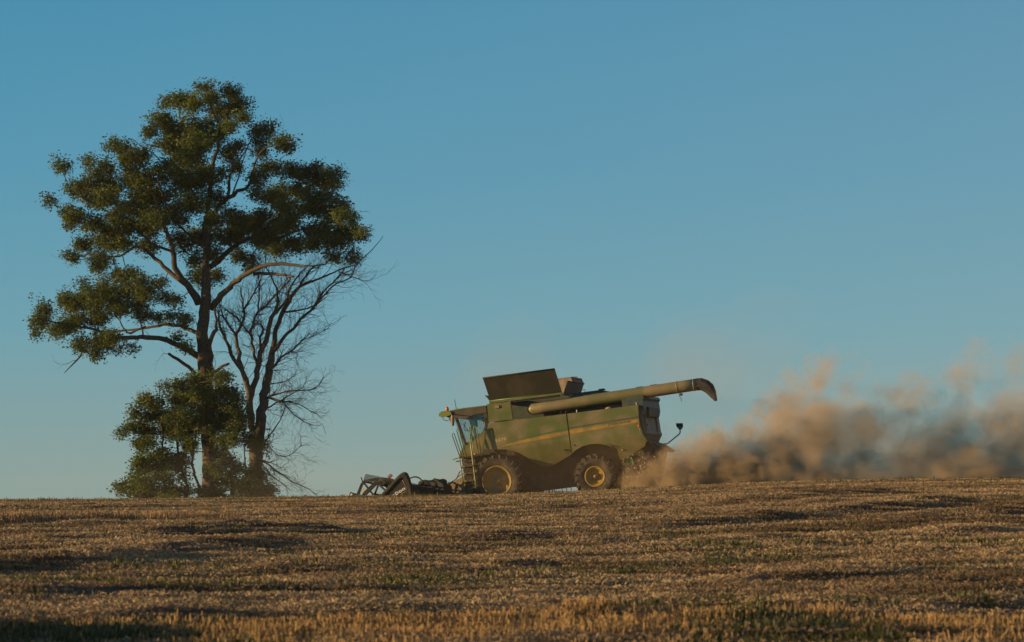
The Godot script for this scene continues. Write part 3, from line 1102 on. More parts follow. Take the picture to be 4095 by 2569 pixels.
	rod("linkage", [Vector3(5.16, 0.42, 1.2), Vector3(5.34, 0.46, 1.2)], 0.016, M.rail_green)
	# front inner fender and axle
	slab("axle_housing", [-0.35, -0.32, 0.35, -0.32, 0.35, 0.3, -0.35, 0.3], -1.25, 1.2, M.dark)
	slab("rear_axle", [3.4, -0.45, 3.75, -0.45, 3.75, -0.12, 3.4, -0.12], -1.0, 1.0, M.dark)
	for k in 4:
		var x := 2.05 + k * 0.17 + (0.12 if k == 3 else 0.0)
		rod("hydraulic_hose", [Vector3(x, -0.45, 0.6), Vector3(x + 0.05, -0.62, 0.62), Vector3(x + 0.03, -0.85, 0.6)], 0.014, M.dark)
	# unloading auger, folded along the left side
	var a0 := Vector3(1.50, 2.45, 1.22)
	var a1 := Vector3(7.66, 2.525, 1.25)
	st = builder(true)
	var pts := []
	var rad := []
	for k in 14:
		pts.append(a0.lerp(a1, k / 13.0))
		rad.append(0.216)
	pts.push_front(a0 + Vector3(-0.10, -0.02, 0))
	rad.push_front(0.16)
	pts.push_front(a0 + Vector3(-0.18, -0.03, 0))
	rad.push_front(0.07)
	tube(st, pts, rad, 32)
	var auger := bit("unloading_auger", st, M.paint_tube)
	for f in [0.885, 0.985]:
		st = builder(true)
		var c := a0.lerp(a1, f)
		tube(st, [c - Vector3(0.02, 0, 0), c + Vector3(0.02, 0, 0)], [0.224, 0.224], 32)
		bit("clamp_band", st, M.paint_tube, auger)
	for f in [0.32, 0.66, 0.745]:
		var c := a0.lerp(a1, f) + Vector3(0, 0.20, 0)
		block("weld_plate", c - Vector3(0.12, 0.0, 0.05), c + Vector3(0.12, 0.03, 0.05), M.dark, auger)
	st = builder()
	# spout: square-section elbow that turns down
	var sec := []
	for f in [[7.66, 2.525, 0.222, 0.0], [7.83, 2.515, 0.225, -10.0], [7.99, 2.43, 0.222, -28.0], [8.12, 2.30, 0.20, -42.0], [8.20, 2.12, 0.15, -50.0], [8.285, 1.86, 0.045, -64.0]]:
		var t := deg_to_rad(f[3])
		var up := Vector3(-sin(t), cos(t), 0)
		var ring := []
		for k in 8:
			var u := TAU * (k + 0.5) / 8
			ring.append(Vector3(f[0], f[1], 1.25) + up * cos(u) * f[2] * 1.06 + Vector3(0, 0, sin(u) * 0.215))
		sec.append(ring)
	for k in sec.size() - 1:
		for i in 8:
			quad(st, sec[k][i], sec[k][(i + 1) % 8], sec[k + 1][(i + 1) % 8], sec[k + 1][i])
	for i in range(1, 7):
		tri(st, sec[5][0], sec[5][i], sec[5][i + 1])
	bit("spout", st, M.dark, auger)
	block("auger_lamp", Vector3(7.0, 2.20, 1.2), Vector3(7.10, 2.29, 1.3), M.dark, auger)
	rod("lamp_cable", [Vector3(6.99, 2.28, 1.25), Vector3(6.98, 2.19, 1.25), Vector3(7.03, 2.12, 1.25), Vector3(7.03, 2.0, 1.25)], 0.011, M.dark, auger)
	for x in [2.55, 2.75]:
		rod("auger_rest", [Vector3(x, 2.05, 1.3), Vector3(x, 2.20, 1.3), Vector3(x + 0.08, 2.22, 1.3)], 0.02, M.dark)
	rod("fuel_gauge", [Vector3(3.18, 2.10, 1.4), Vector3(3.18, 2.20, 1.4)], 0.018, M.white)
	rod("grease_line", [Vector3(5.42, 2.06, 1.5), Vector3(5.42, 2.17, 1.5)], 0.012, M.white)
	st = builder(true)
	ball(st, Vector3(4.35, 2.10, 1.3), Vector3(0.13, 0.06, 0.10), 8)
	bit("fuel_cap", st, M.dust_tan)
	# grain tank extensions
	extension("tank_extension", Vector3(0.04, 2.93, 1.5), Vector3(2.74, 2.90, 1.5), Vector3(2.71, 3.75, 2.08), Vector3(0.0, 3.79, 2.08), M.tarp)
	extension("tank_extension", Vector3(2.66, 2.9, -1.5), Vector3(0.04, 2.93, -1.5), Vector3(0.0, 3.66, -2.05), Vector3(2.60, 3.62, -2.05), M.dust_tan)
	extension("tank_extension", Vector3(2.72, 2.80, 1.2), Vector3(2.72, 2.80, -1.45), Vector3(2.92, 3.30, -1.62), Vector3(2.92, 3.30, 1.1), M.tarp)
	extension("tank_extension", Vector3(2.92, 3.30, 0.2), Vector3(2.92, 3.30, -1.62), Vector3(2.86, 3.48, -1.60), Vector3(2.86, 3.48, 0.2), M.tarp)
	extension("tank_extension", Vector3(0.02, 2.9, -1.4), Vector3(0.02, 2.9, 1.4), Vector3(-0.13, 3.16, 1.46), Vector3(-0.13, 3.16, -1.46), M.tarp)
	rod("extension_edge", [Vector3(0.04, 2.95, 1.52), Vector3(2.74, 2.92, 1.52)], 0.020, M.clean_green)
	# rear hood and chopper
	slab("rear_hood", [4.9, 2.38, 5.60, 2.42, 5.68, 2.40, 5.72, 2.30, 5.66, 2.22, 5.67, 1.90, 5.62, 1.72, 5.58, 1.66, 5.60, 1.15, 5.63, 1.02, 5.55, 0.9, 5.44, 0.7, 4.9, 0.6], -1.60, 1.50, M.hood)
	for k in 2:
		var z := 1.15 - k * 2.1
		block("hood_rib", Vector3(5.58, 1.0, z), Vector3(5.64, 2.15, z + 0.10), M.hood)
	block("rear_vent", Vector3(5.55, 1.62, -0.9), Vector3(5.74, 1.98, 0.9), M.tarp)
	block("tail_lamp", Vector3(5.6, 1.30, 0.9), Vector3(5.66, 1.37, 0.97), M.red)
	slab("chopper", [4.4, -0.95, 4.5, -0.2, 4.9, 0.5, 5.6, 0.72, 5.85, 0.45, 5.6, -0.4, 5.4, -1.0], -1.2, 1.1, M.dark)
	slab("tailboard", [5.3, 0.60, 5.46, 0.70, 5.74, 0.65, 6.10, 0.36, 6.02, 0.30, 5.7, 0.56], -1.3, 0.7, M.dark)
	var arm := rod("marker_arm", [Vector3(5.68, 0.74, 1.5), Vector3(5.55, 0.92, 1.6), Vector3(5.47, 1.10, 1.64), Vector3(5.45, 1.24, 1.66)], 0.015, M.steel)
	st = builder(true)
	ball(st, Vector3(5.45, 1.30, 1.66), Vector3(0.045, 0.065, 0.035), 8)
	bit("marker_lens", st, M.red, arm)
	arm = rod("marker_arm", [Vector3(5.30, 0.70, -1.5), Vector3(5.45, 0.68, -1.6), Vector3(5.78, 0.66, -1.62), Vector3(6.27, 0.96, -1.62), Vector3(6.31, 1.02, -1.62), Vector3(6.31, 1.14, -1.62)], 0.024, M.steel)
	st = builder()
	prism(st, v2([6.19, 1.37, 6.44, 1.34, 6.43, 1.20, 6.36, 1.11, 6.28, 1.12, 6.20, 1.24]), -1.68, -1.60, )
	bit("warning_plate", st, M.black, arm)
	st = builder(true)
	lathe(st, [Vector2(0.045, -1.598), Vector2(0.045, -1.585), Vector2(0.062, -1.585), Vector2(0.062, -1.598)], 20, Vector3(6.32, 1.17, 0))
	bit("lamp_ring", st, M.white, arm)
	# wheels
	wheel("front_wheel", Vector3(0, 0, 1.56), 0.985, 0.555, 0.74, 21, M.rim_dusty, false, 0.0)
	wheel("front_wheel", Vector3(0, 0, -1.56), 0.985, 0.555, 0.74, 21, M.rim_dusty, true, 0.0)
	wheel("rear_wheel", Vector3(3.57, -0.29, 1.28), 0.815, 0.37, 0.56, 19, M.yellow, false, 0.08)
	wheel("rear_wheel", Vector3(3.57, -0.29, -1.28), 0.815, 0.37, 0.56, 19, M.yellow, true, 0.08)
	make_cab()
	# feeder house in front
	slab("feeder_house", [-2.25, -0.55, -2.05, 0.14, -1.82, 0.26, -1.24, 0.50, -0.4, 0.85, -0.3, 0.2, -1.2, -0.25], -0.75, 0.75, M.dust_tan)
	rod("feeder_hose", [Vector3(-1.42, 0.75, 0.95), Vector3(-1.53, 0.62, 0.95), Vector3(-1.66, 0.45, 0.92), Vector3(-1.76, 0.30, 0.9), Vector3(-1.95, 0.22, 0.9), Vector3(-2.1, 0.12, 0.9)], 0.02, M.dark)
	rod("feeder_hose", [Vector3(-1.50, 0.60, 0.90), Vector3(-1.56, 0.44, 0.9), Vector3(-1.66, 0.38, 0.9), Vector3(-1.78, 0.33, 0.9)], 0.015, M.dark)


func extension(called: String, a: Vector3, b: Vector3, c: Vector3, d: Vector3, m: Material) -> void:
	var n := (b - a).cross(d - a).normalized() * 0.025
	var st := builder()
	quad(st, a, d, c, b)
	quad(st, a - n, b - n, c - n, d - n)
	quad(st, a, b, b - n, a - n)
	quad(st, b, c, c - n, b - n)
	quad(st, c, d, d - n, c - n)
	quad(st, d, a, a - n, d - n)
	var o := bit(called, st, m)
	var e := builder(true)
	wire(e, [d, c], 0.022)
	bit("edge_bar", e, M.tarp, o)


func make_cab() -> void:
	var cab := Node3D.new()
	cab.name = "cab"
	cab.position = RISE
	cm.add_child(cab, true)
	slab("roof", [-2.07, 2.74, -2.05, 2.79, -1.97, 2.84, -1.6, 2.835, -1.15, 2.86, -0.25, 2.84, -0.25, 2.80, -1.15, 2.815, -1.6, 2.79, -1.95, 2.74], -1.05, 1.05, M.paint, cab)
	slab("headliner_and_side_shade", [-1.95, 2.738, -1.6, 2.788, -1.15, 2.813, -0.27, 2.798, -0.27, 2.58, -0.75, 2.56, -1.0, 2.47, -1.2, 2.45, -1.42, 2.52, -1.75, 2.58], -1.04, 1.04, M.tarp, cab)  # lining, also drawn over the roof side, its dark colour painting shade there
	for s in [1.0, -1.0]:
		var st := builder()
		bar(st, Vector3(-1.46, 2.54, s * 0.97), Vector3(-1.23, 1.52, s * 0.97), 0.07, 0.10)
		bit("front_pillar", st, M.dark, cab)
		slab("rear_pillar", [-0.42, 2.62, -0.27, 2.62, -0.245, 2.0, -0.50, 1.2, -0.62, 1.2, -0.385, 2.0], s * 0.97 - 0.05, s * 0.97 + 0.05, M.dark, cab)
		slab("lower_side", [-1.52, 1.04, -1.50, 1.2, -1.25, 1.57, -1.12, 1.60, -0.95, 1.59, -0.47, 1.90, -0.40, 1.94, -0.52, 1.2, -0.66, 1.04], s * 0.95 - 0.03, s * 0.95 + 0.03, M.paint, cab)
		slab("side_window", [-1.42, 2.52, -0.40, 2.60, -0.385, 2.0, -0.47, 1.90, -0.95, 1.60, -1.23, 1.56], s * 0.96 - 0.004, s * 0.96 + 0.004, M.glass, cab)
	# bowed windscreen
	var st := builder(true)
	var rows := [[2.60, -1.78], [2.28, -1.71], [1.8, -1.64], [1.16, -1.55]]
	for k in 3:
		for i in 12:
			var a := -0.97 + i * 1.94 / 12.0
			var b := -0.97 + (i + 1) * 1.94 / 12.0
			var q := func(r: Array, z: float) -> Vector3:
				return Vector3(r[1] + z * z * 0.30, r[0], z)
			quad(st, q.call(rows[k], a), q.call(rows[k], b), q.call(rows[k + 1], b), q.call(rows[k + 1], a))
	bit("windscreen", st, M.glass, cab)
	block("cab_floor", Vector3(-1.5, 1.04, -0.9), Vector3(-0.5, 1.12, 0.9), M.dark, cab)
	block("rear_wall", Vector3(-0.34, 1.1, -0.95), Vector3(-0.28, 1.95, 0.95), M.dark, cab)
	block("seat", Vector3(-0.90, 1.50, -0.26), Vector3(-0.40, 1.62, 0.26), M.dark, cab)
	slab("seat_back", [-0.48, 1.55, -0.36, 1.55, -0.30, 2.18, -0.40, 2.2], -0.24, 0.24, M.dark, cab)
	rod("steering_column", [Vector3(-1.35, 1.12, 0), Vector3(-1.15, 1.78, 0)], 0.04, M.dark, cab)
	st = builder(true)
	var ring := []
	for k in 25:
		var t := TAU * k / 24.0
		ring.append(Vector3(-1.15, 1.80, 0) + Vector3(0.17 * cos(t), 0.05 * cos(t), 0.19 * sin(t)))
	wire(st, ring, 0.016, 6)
	bit("steering_wheel", st, M.black, cab)
	block("armrest_console", Vector3(-1.05, 1.68, -0.52), Vector3(-0.45, 1.78, -0.32), M.dark, cab)
	block("monitor", Vector3(-0.99, 2.12, 0.62), Vector3(-0.77, 2.40, 0.70), M.hood, cab)
	rod("monitor_post", [Vector3(-0.88, 2.5, 0.66), Vector3(-0.88, 1.6, 0.66)], 0.022, M.dark, cab)
	rod("wiper_arm", [Vector3(-1.30, 2.30, 0.7), Vector3(-1.10, 1.95, 0.7), Vector3(-0.98, 1.62, 0.7)], 0.014, M.black, cab)
	rod("inner_mirror_loop", [Vector3(-1.15, 2.35, 0.9), Vector3(-1.24, 2.12, 0.9), Vector3(-1.20, 2.02, 0.9), Vector3(-1.05, 2.02, 0.9)], 0.014, M.black, cab)
	# roof fittings
	for z in [0.92, 0.55, -0.55, -0.92]:
		st = builder(true)
		var turned := Transform3D(Basis(Vector3.UP, -PI / 2), Vector3(-2.05, 2.735, z))
		for k in 16:
			var t := TAU * k / 16.0
			var u := TAU * (k + 1) / 16.0
			var rim := [Vector2(0.001, 0.05), Vector2(0.05, 0.045), Vector2(0.062, 0.02), Vector2(0.05, -0.05)]
			for i in 3:
				quad(st, turned * Vector3(rim[i].x * cos(t), rim[i].x * sin(t), rim[i].y), turned * Vector3(rim[i + 1].x * cos(t), rim[i + 1].x * sin(t), rim[i + 1].y), turned * Vector3(rim[i + 1].x * cos(u), rim[i + 1].x * sin(u), rim[i + 1].y), turned * Vector3(rim[i].x * cos(u), rim[i].x * sin(u), rim[i].y))
		bit("work_lamp", st, M.dust_tan, cab)
	slab("roof_visor", [-2.09, 2.68, -2.06, 2.79, -1.70, 2.82, -1.60, 2.76, -1.66, 2.66, -1.95, 2.61], 1.03, 1.09, M.rail_green, cab)
	st = builder(true)
	ball(st, Vector3(-1.86, 2.93, 0.6), Vector3(0.062, 0.09, 0.062), 10)
	bit("beacon", st, M.orange, cab)
	block("beacon_foot", Vector3(-1.92, 2.82, 0.54), Vector3(-1.80, 2.86, 0.66), M.black, cab)
	block("receiver", Vector3(-1.56, 2.845, 0.55), Vector3(-1.46, 2.905, 0.67), M.dust_tan, cab)
	rod("antenna", [Vector3(-1.51, 2.85, 0.6), Vector3(-1.535, 3.24, 0.6)], 0.011, M.black, cab)
	rod("lamp_cable", [Vector3(-1.97, 2.64, 1.04), Vector3(-1.93, 2.53, 1.05), Vector3(-1.80, 2.47, 1.05), Vector3(-1.72, 2.50, 1.04), Vector3(-1.68, 2.62, 1.02)], 0.012, M.black, cab)
	# mirror
	st = builder(true)
	var cap := []
	var cr := []
	for k in 11:
		var t := PI * k / 10.0 - PI / 2
		cap.append(Vector3(-1.445 + 0.02 * sin(t), 2.42 + 0.19 * sin(t) , 1.6))
		cr.append(maxf(0.004, 0.072 * pow(cos(t), 0.35)))
	tube(st, cap, cr, 12)
	bit("mirror", st, M.dust_tan, cab)
	rod("mirror_arm", [Vector3(-1.62, 2.70, 1.02), Vector3(-1.53, 2.68, 1.4), Vector3(-1.45, 2.60, 1.6)], 0.018, M.dust_tan, cab)
	rod("mirror_stay", [Vector3(-1.70, 2.60, 1.0), Vector3(-1.62, 2.36, 1.2), Vector3(-1.50, 2.24, 1.5)], 0.018, M.black, cab)
	# platform, ladder and rails
	block("platform", Vector3(-1.26, 0.99, 0.98), Vector3(-0.10, 1.05, 1.95), M.dark)
	block("tool_box", Vector3(-1.20, 0.74, 1.1), Vector3(-0.80, 0.985, 1.75), M.tarp)
	slab("inner_fender", [-1.05, 0.6, -0.1, 0.98, -0.1, 1.3, -0.7, 1.12, -1.05, 1.0], 0.6, 1.2, M.dark)
	var ladder := Node3D.new()
	ladder.name = "ladder"
	ladder.position = RISE
	cm.add_child(ladder, true)
	rod("ladder_rail", [Vector3(-1.27, 1.13, 1.95), Vector3(-1.245, 0.45, 1.98), Vector3(-1.235, -0.10, 2.0)], 0.024, M.rail_green, ladder)
	rod("ladder_rail", [Vector3(-0.80, 2.10, 1.82), Vector3(-0.79, 1.25, 1.92), Vector3(-0.775, 0.40, 1.98), Vector3(-0.765, 0.10, 2.0), Vector3(-0.775, -0.17, 2.0)], 0.026, M.rail_green, ladder)
	rod("ladder_rail", [Vector3(-0.76, 2.10, 1.72), Vector3(-0.75, 1.25, 1.80), Vector3(-0.735, 0.20, 1.82)], 0.02, M.clean_green, ladder)
	slab("ladder_back", [-1.25, 0.98, -0.78, 0.98, -0.78, -0.14, -1.23, -0.12], 1.72, 1.74, M.dark, ladder)
	for y in [0.68, 0.41, 0.14, -0.12]:
		block("step", Vector3(-1.22, y - 0.025, 1.74), Vector3(-0.775, y + 0.02, 2.0), M.tarp, ladder)
		if y > 0.0:
			block("step_end", Vector3(-1.205, y - 0.028, 2.0), Vector3(-1.085, y + 0.022, 2.012), M.rail_green, ladder)
	var loops := [[-1.43, 1.93, -1.26, 1.06, 0.045], [-1.235, 2.07, -1.10, 1.06, 0.05], [-0.585, 2.07, -0.535, 1.06, 0.055]]
	for q in loops:
		var w: float = q[4]
		rod("hand_rail", [Vector3(q[2] - w * 0.6, q[3], 1.80), Vector3(q[0] - w, q[1] - 0.06, 1.80), Vector3(q[0] - w * 0.7, q[1], 1.80), Vector3(q[0] + w * 0.7, q[1] + 0.01, 1.80), Vector3(q[0] + w, q[1] - 0.06, 1.80), Vector3(q[2] + w * 1.2, q[3], 1.80)], 0.017, M.clean_green if q[0] < -1.0 else M.rail_green)
	for q in [[-1.19, 1.75, -1.11], [-1.16, 1.42, -1.06], [-0.62, 1.75, -0.50], [-0.60, 1.42, -0.48]]:
		rod("rail_rung", [Vector3(q[0], q[1], 1.80), Vector3(q[2], q[1], 1.80)], 0.012, M.clean_green)
	st = builder(true)
	ball(st, Vector3(-0.655, 1.08, 1.93), Vector3(0.06, 0.05, 0.04), 8)
	bit("side_reflector", st, M.sign_red)
	rod("warning_rod", [Vector3(-1.28, 1.02, 1.9), Vector3(-1.40, 1.01, 1.9), Vector3(-1.54, 0.985, 1.9)], 0.014, M.black)
	slab("arm_bracket", [-1.46, 0.90, -1.36, 0.93, -1.25, 0.92, -1.25, 0.87, -1.38, 0.875], 1.86, 1.9, M.tarp)


# ---------- the cutting header: drawn in the combine's axes ----------

func make_header() -> void:
	cm = thing("draper_header", "long black cutting header with a tined reel, carried low before the combine", "header", machine() * Transform3D(Basis(), Vector3(0, 1, 6)) * Transform3D(Basis(Vector3(1, 0, 0), deg_to_rad(-3.2)), Vector3.ZERO) * Transform3D(Basis(), Vector3(0, -1, -6)))
	var near := 6.0
	for s in [1.0, -1.0]:
		var z: float = near * s
		var st := builder()
		var edge := v2([-3.78, -0.52, -3.25, -0.09, -2.81, 0.26, -2.57, 0.47, -2.49, 0.53, -2.41, 0.575, -2.33, 0.605, -2.25, 0.61, -2.20, 0.585, -2.16, 0.53, -2.12, 0.42, -2.09, 0.27, -2.05, 0.07, -2.05, -0.13, -2.07, -0.75, -2.3, -0.80, -3.6, -0.72])
		# the shield is a shell: bevelled rim, sunken middle
		var inner := v2([-3.30, -0.45, -2.98, -0.16, -2.42, 0.30, -2.32, 0.335, -2.27, 0.30, -2.22, 0.03, -2.30, -0.60, -3.2, -0.62])
		prism(st, edge, z - 0.10 * s, z - 0.02 * s)
		for ring in [[0.0, -0.02, 0.05, 0.03]]:
			for k in edge.size():
				var a: Vector2 = edge[k]
				var b: Vector2 = edge[(k + 1) % edge.size()]
				var c := Vector2(-2.62, -0.15)
				var a2 := a.lerp(c, 0.10)
				var b2 := b.lerp(c, 0.10)
				quad(st, Vector3(a.x, a.y, z - 0.02 * s), Vector3(b.x, b.y, z - 0.02 * s), Vector3(b2.x, b2.y, z + 0.035 * s), Vector3(a2.x, a2.y, z + 0.035 * s))
				var a3 := a.lerp(c, 0.24)
				var b3 := b.lerp(c, 0.24)
				quad(st, Vector3(a2.x, a2.y, z + 0.035 * s), Vector3(b2.x, b2.y, z + 0.035 * s), Vector3(b3.x, b3.y, z + 0.035 * s), Vector3(a3.x, a3.y, z + 0.035 * s))
				var a4 := a.lerp(c, 0.28)
				var b4 := b.lerp(c, 0.28)
				quad(st, Vector3(a3.x, a3.y, z + 0.035 * s), Vector3(b3.x, b3.y, z + 0.035 * s), Vector3(b4.x, b4.y, z - 0.012 * s), Vector3(a4.x, a4.y, z - 0.012 * s))
		var sh := bit("end_shield", st, M.shield)
		if s > 0.0:
			rod("trim", [Vector3(-2.36, 0.33, z + 0.04), Vector3(-2.30, 0.18, z + 0.04), Vector3(-2.235, 0.01, z + 0.04), Vector3(-2.25, -0.06, z + 0.04), Vector3(-2.48, -0.17, z + 0.04)], 0.008, M.dust_tan, sh)
			lettering("MacDon", "Droid Sans", 0.115, Vector3(-3.10, -0.33, z + 0.012), 25.0, M.white, sh, 1.42, 700)
	# table, cutter bar, back frame
	slab("draper_table", [-3.75, -0.80, -2.1, -0.72, -2.1, -0.62, -3.75, -0.72], -5.9, 5.9, M.black)
	slab("cutter_bar", [-3.95, -0.80, -3.75, -0.82, -3.75, -0.74, -3.95, -0.77], -5.9, 5.9, M.steel)
	slab("back_panel", [-2.25, -0.7, -2.15, -0.7, -2.05, 0.10, -2.15, 0.12], -5.85, 5.85, M.shield)
	rod("frame_tube", [Vector3(-2.12, 0.08, -5.9), Vector3(-2.12, 0.08, 5.9)], 0.085, M.dark)
	for z in [3.6, 1.6, -1.6, -3.6]:
		slab("frame_leg", [-2.25, -0.65, -2.05, -0.65, -1.95, 0.12, -2.02, 0.20, -2.15, 0.12], z - 0.06, z + 0.06, M.shield)
	slab("adapter_frame", [-2.95, 0.13, -2.80, 0.53, -2.68, 0.59, -2.30, 0.53, -2.20, 0.59, -2.05, 0.45, -1.9, 0.33, -1.85, -0.5, -2.6, -0.6], 1.2, 2.4, M.tarp)
	slab("adapter_frame", [-2.6, 0.1, -2.4, 0.62, -2.1, 0.58, -1.9, 0.66, -1.7, -0.3, -2.4, -0.6], -1.6, -0.2, M.tarp)
	slab("float_spring", [-2.55, 0.2, -2.4, 0.46, -2.28, 0.49, -2.15, 0.31, -2.2, -0.05], 3.1, 3.4, M.shield)
	var st := builder(true)
	ball(st, Vector3(-2.02, 0.44, 1.95), Vector3(0.17, 0.13, 0.17), 10)
	bit("hydraulic_tank", st, M.tarp)
	for q in [[-2.68, 0.60, 4.0, 0.26], [-2.3, 0.48, 2.9, 0.16], [-1.95, 0.47, 1.3, 0.14], [-1.8, 0.44, 0.9, 0.12]]:
		var hose := []
		for k in 9:
			var t := PI * k / 8.0
			hose.append(Vector3(q[0] + q[3] * (0.5 - 0.9 * cos(t)), q[1] - 0.22 + 0.22 * sin(t), q[2] - 0.05 * k))
		rod("hydraulic_hose", hose, 0.028, M.dust_tan if q[2] > 3.5 else M.dark)
	# the reel
	var c := Vector2(-3.58, -0.06)
	var reel := Node3D.new()
	reel.name = "reel"
	reel.position = RISE
	cm.add_child(reel, true)
	rod("reel_tube", [Vector3(c.x, c.y, -5.6), Vector3(c.x, c.y, 5.6)], 0.11, M.dark, reel)
	var tine := builder(true)
	wire(tine, [Vector3.ZERO, Vector3(0.02, 0.10, 0), Vector3(0.075, 0.20, 0), Vector3(0.115, 0.27, 0)], 0.017, 5)
	var tine_mesh := finish(tine, M.black)
	var rest := builder(true)
	for b in 6:
		var ang := deg_to_rad(122.0 + 60.0 * b)
		var at := c + Vector2(cos(ang), sin(ang)) * 0.66
		rod("bat", [Vector3(at.x, at.y, -5.6), Vector3(at.x, at.y, 5.6)], 0.032, M.black, reel)
		# the cam keeps the fingers near one slant
		var slant := deg_to_rad([0.0, 78.0, -62.0, -120.0, 180.0, 130.0][b])
		for k in 72:
			var z := 5.5 - k * 0.153
			if b in [0, 1, 5]:
				var o := place("tine", tine_mesh, reel, Vector3(at.x, at.y, z))
				o.rotation.z = slant
			else:
				var d := Vector3(0.115, 0.27, 0).rotated(Vector3(0, 0, 1), slant)
				wire(rest, [Vector3(at.x, at.y, z), Vector3(at.x, at.y, z) + d], 0.010, 4)
	bit("lower_tines", rest, M.black, reel).set_meta("kind", "stuff")
	for z in [5.62, 2.0, -2.0, -5.62]:
		st = builder()
		for k in 36:
			var t := TAU * k / 36.0
			var u := TAU * (k + 1) / 36.0
			var wave := func(a: float) -> float:
				return 0.025 * cos(6.0 * (a - deg_to_rad(122.0)))
			var r0 := [0.55 + wave.call(t), 0.65 + wave.call(t)]
			var r1 := [0.55 + wave.call(u), 0.65 + wave.call(u)]
			var p := func(r: float, a: float, dz: float) -> Vector3:
				return Vector3(c.x + r * cos(a), c.y + r * sin(a), z + dz)
			quad(st, p.call(r0[0], t, 0.02), p.call(r0[1], t, 0.02), p.call(r1[1], u, 0.02), p.call(r1[0], u, 0.02))
			quad(st, p.call(r1[0], u, -0.02), p.call(r1[1], u, -0.02), p.call(r0[1], t, -0.02), p.call(r0[0], t, -0.02))
			quad(st, p.call(r0[1], t, 0.02), p.call(r0[1], t, -0.02), p.call(r1[1], u, -0.02), p.call(r1[1], u, 0.02))
			quad(st, p.call(r0[0], t, -0.02), p.call(r0[0], t, 0.02), p.call(r1[0], u, 0.02), p.call(r1[0], u, -0.02))
		bit("end_ring", st, M.shield, reel)
		for b in 6:
			var ang := deg_to_rad(122.0 + 60.0 * b)
			st = builder()
			bar(st, Vector3(c.x, c.y, z), Vector3(c.x + 0.66 * cos(ang), c.y + 0.66 * sin(ang), z), 0.06, 0.07, Vector3(0, 0, 1))
			if b == 0 and z > 5.0:
				bar(st, Vector3(c.x - 0.36, c.y + 0.54, z), Vector3(-3.985, 0.66, z), 0.03, 0.06, Vector3(0, 0, 1))
			bit("spoke", st, M.shield, reel)
	for s in [1.0, -1.0]:
		var z: float = 5.82 * s
		slab("reel_arm", [-4.08, -0.12, -3.85, 0.13, -3.42, 0.43, -3.25, 0.505, -3.06, 0.525, -2.82, 0.46, -2.5, 0.30, -2.5, 0.20, -2.86, 0.36, -3.06, 0.42, -3.22, 0.39, -3.40, 0.29, -3.75, 0.03, -3.95, -0.16], z - 0.05, z + 0.05, M.shield)
		rod("arm_cylinder", [Vector3(-3.3, 0.30, z), Vector3(-2.75, -0.3, z)], 0.04, M.dark)
	slab("caution_label", [-3.95, 0.19, -3.84, 0.265, -3.80, 0.21, -3.91, 0.135], 5.871, 5.876, M.sign_yellow)
	var post := rod("reflector_post", [Vector3(-3.12, 0.39, 5.86), Vector3(-2.93, 0.50, 5.8)], 0.014, M.tarp)
	slab("reflector", [-2.965, 0.545, -2.845, 0.635, -2.765, 0.555, -2.885, 0.465], 5.76, 5.775, M.black, post)
	slab("reflector_face", [-2.945, 0.545, -2.847, 0.615, -2.785, 0.555, -2.883, 0.487], 5.775, 5.782, M.sign_red, post)
	slab("crop_divider", [-4.40, -0.02, -4.32, 0.16, -4.20, 0.10, -4.10, 0.08, -3.6, -0.3, -3.2, -0.55, -3.8, -0.6, -4.2, -0.25], 5.9, 6.02, M.shield)
	slab("divider_mark", [-4.335, 0.015, -4.30, 0.11, -4.235, 0.06], 6.02, 6.026, M.white)


# ---------- the driver: one skin round a jointed skeleton ----------

func near_bone(p: Vector3, a: Vector3, b: Vector3, ra: float, rb: float) -> float:
	var ab := b - a
	var t := clampf((p - a).dot(ab) / maxf(ab.length_squared(), 1e-8), 0.0, 1.0)
	return p.distance_to(a + ab * t) - lerpf(ra, rb, t)


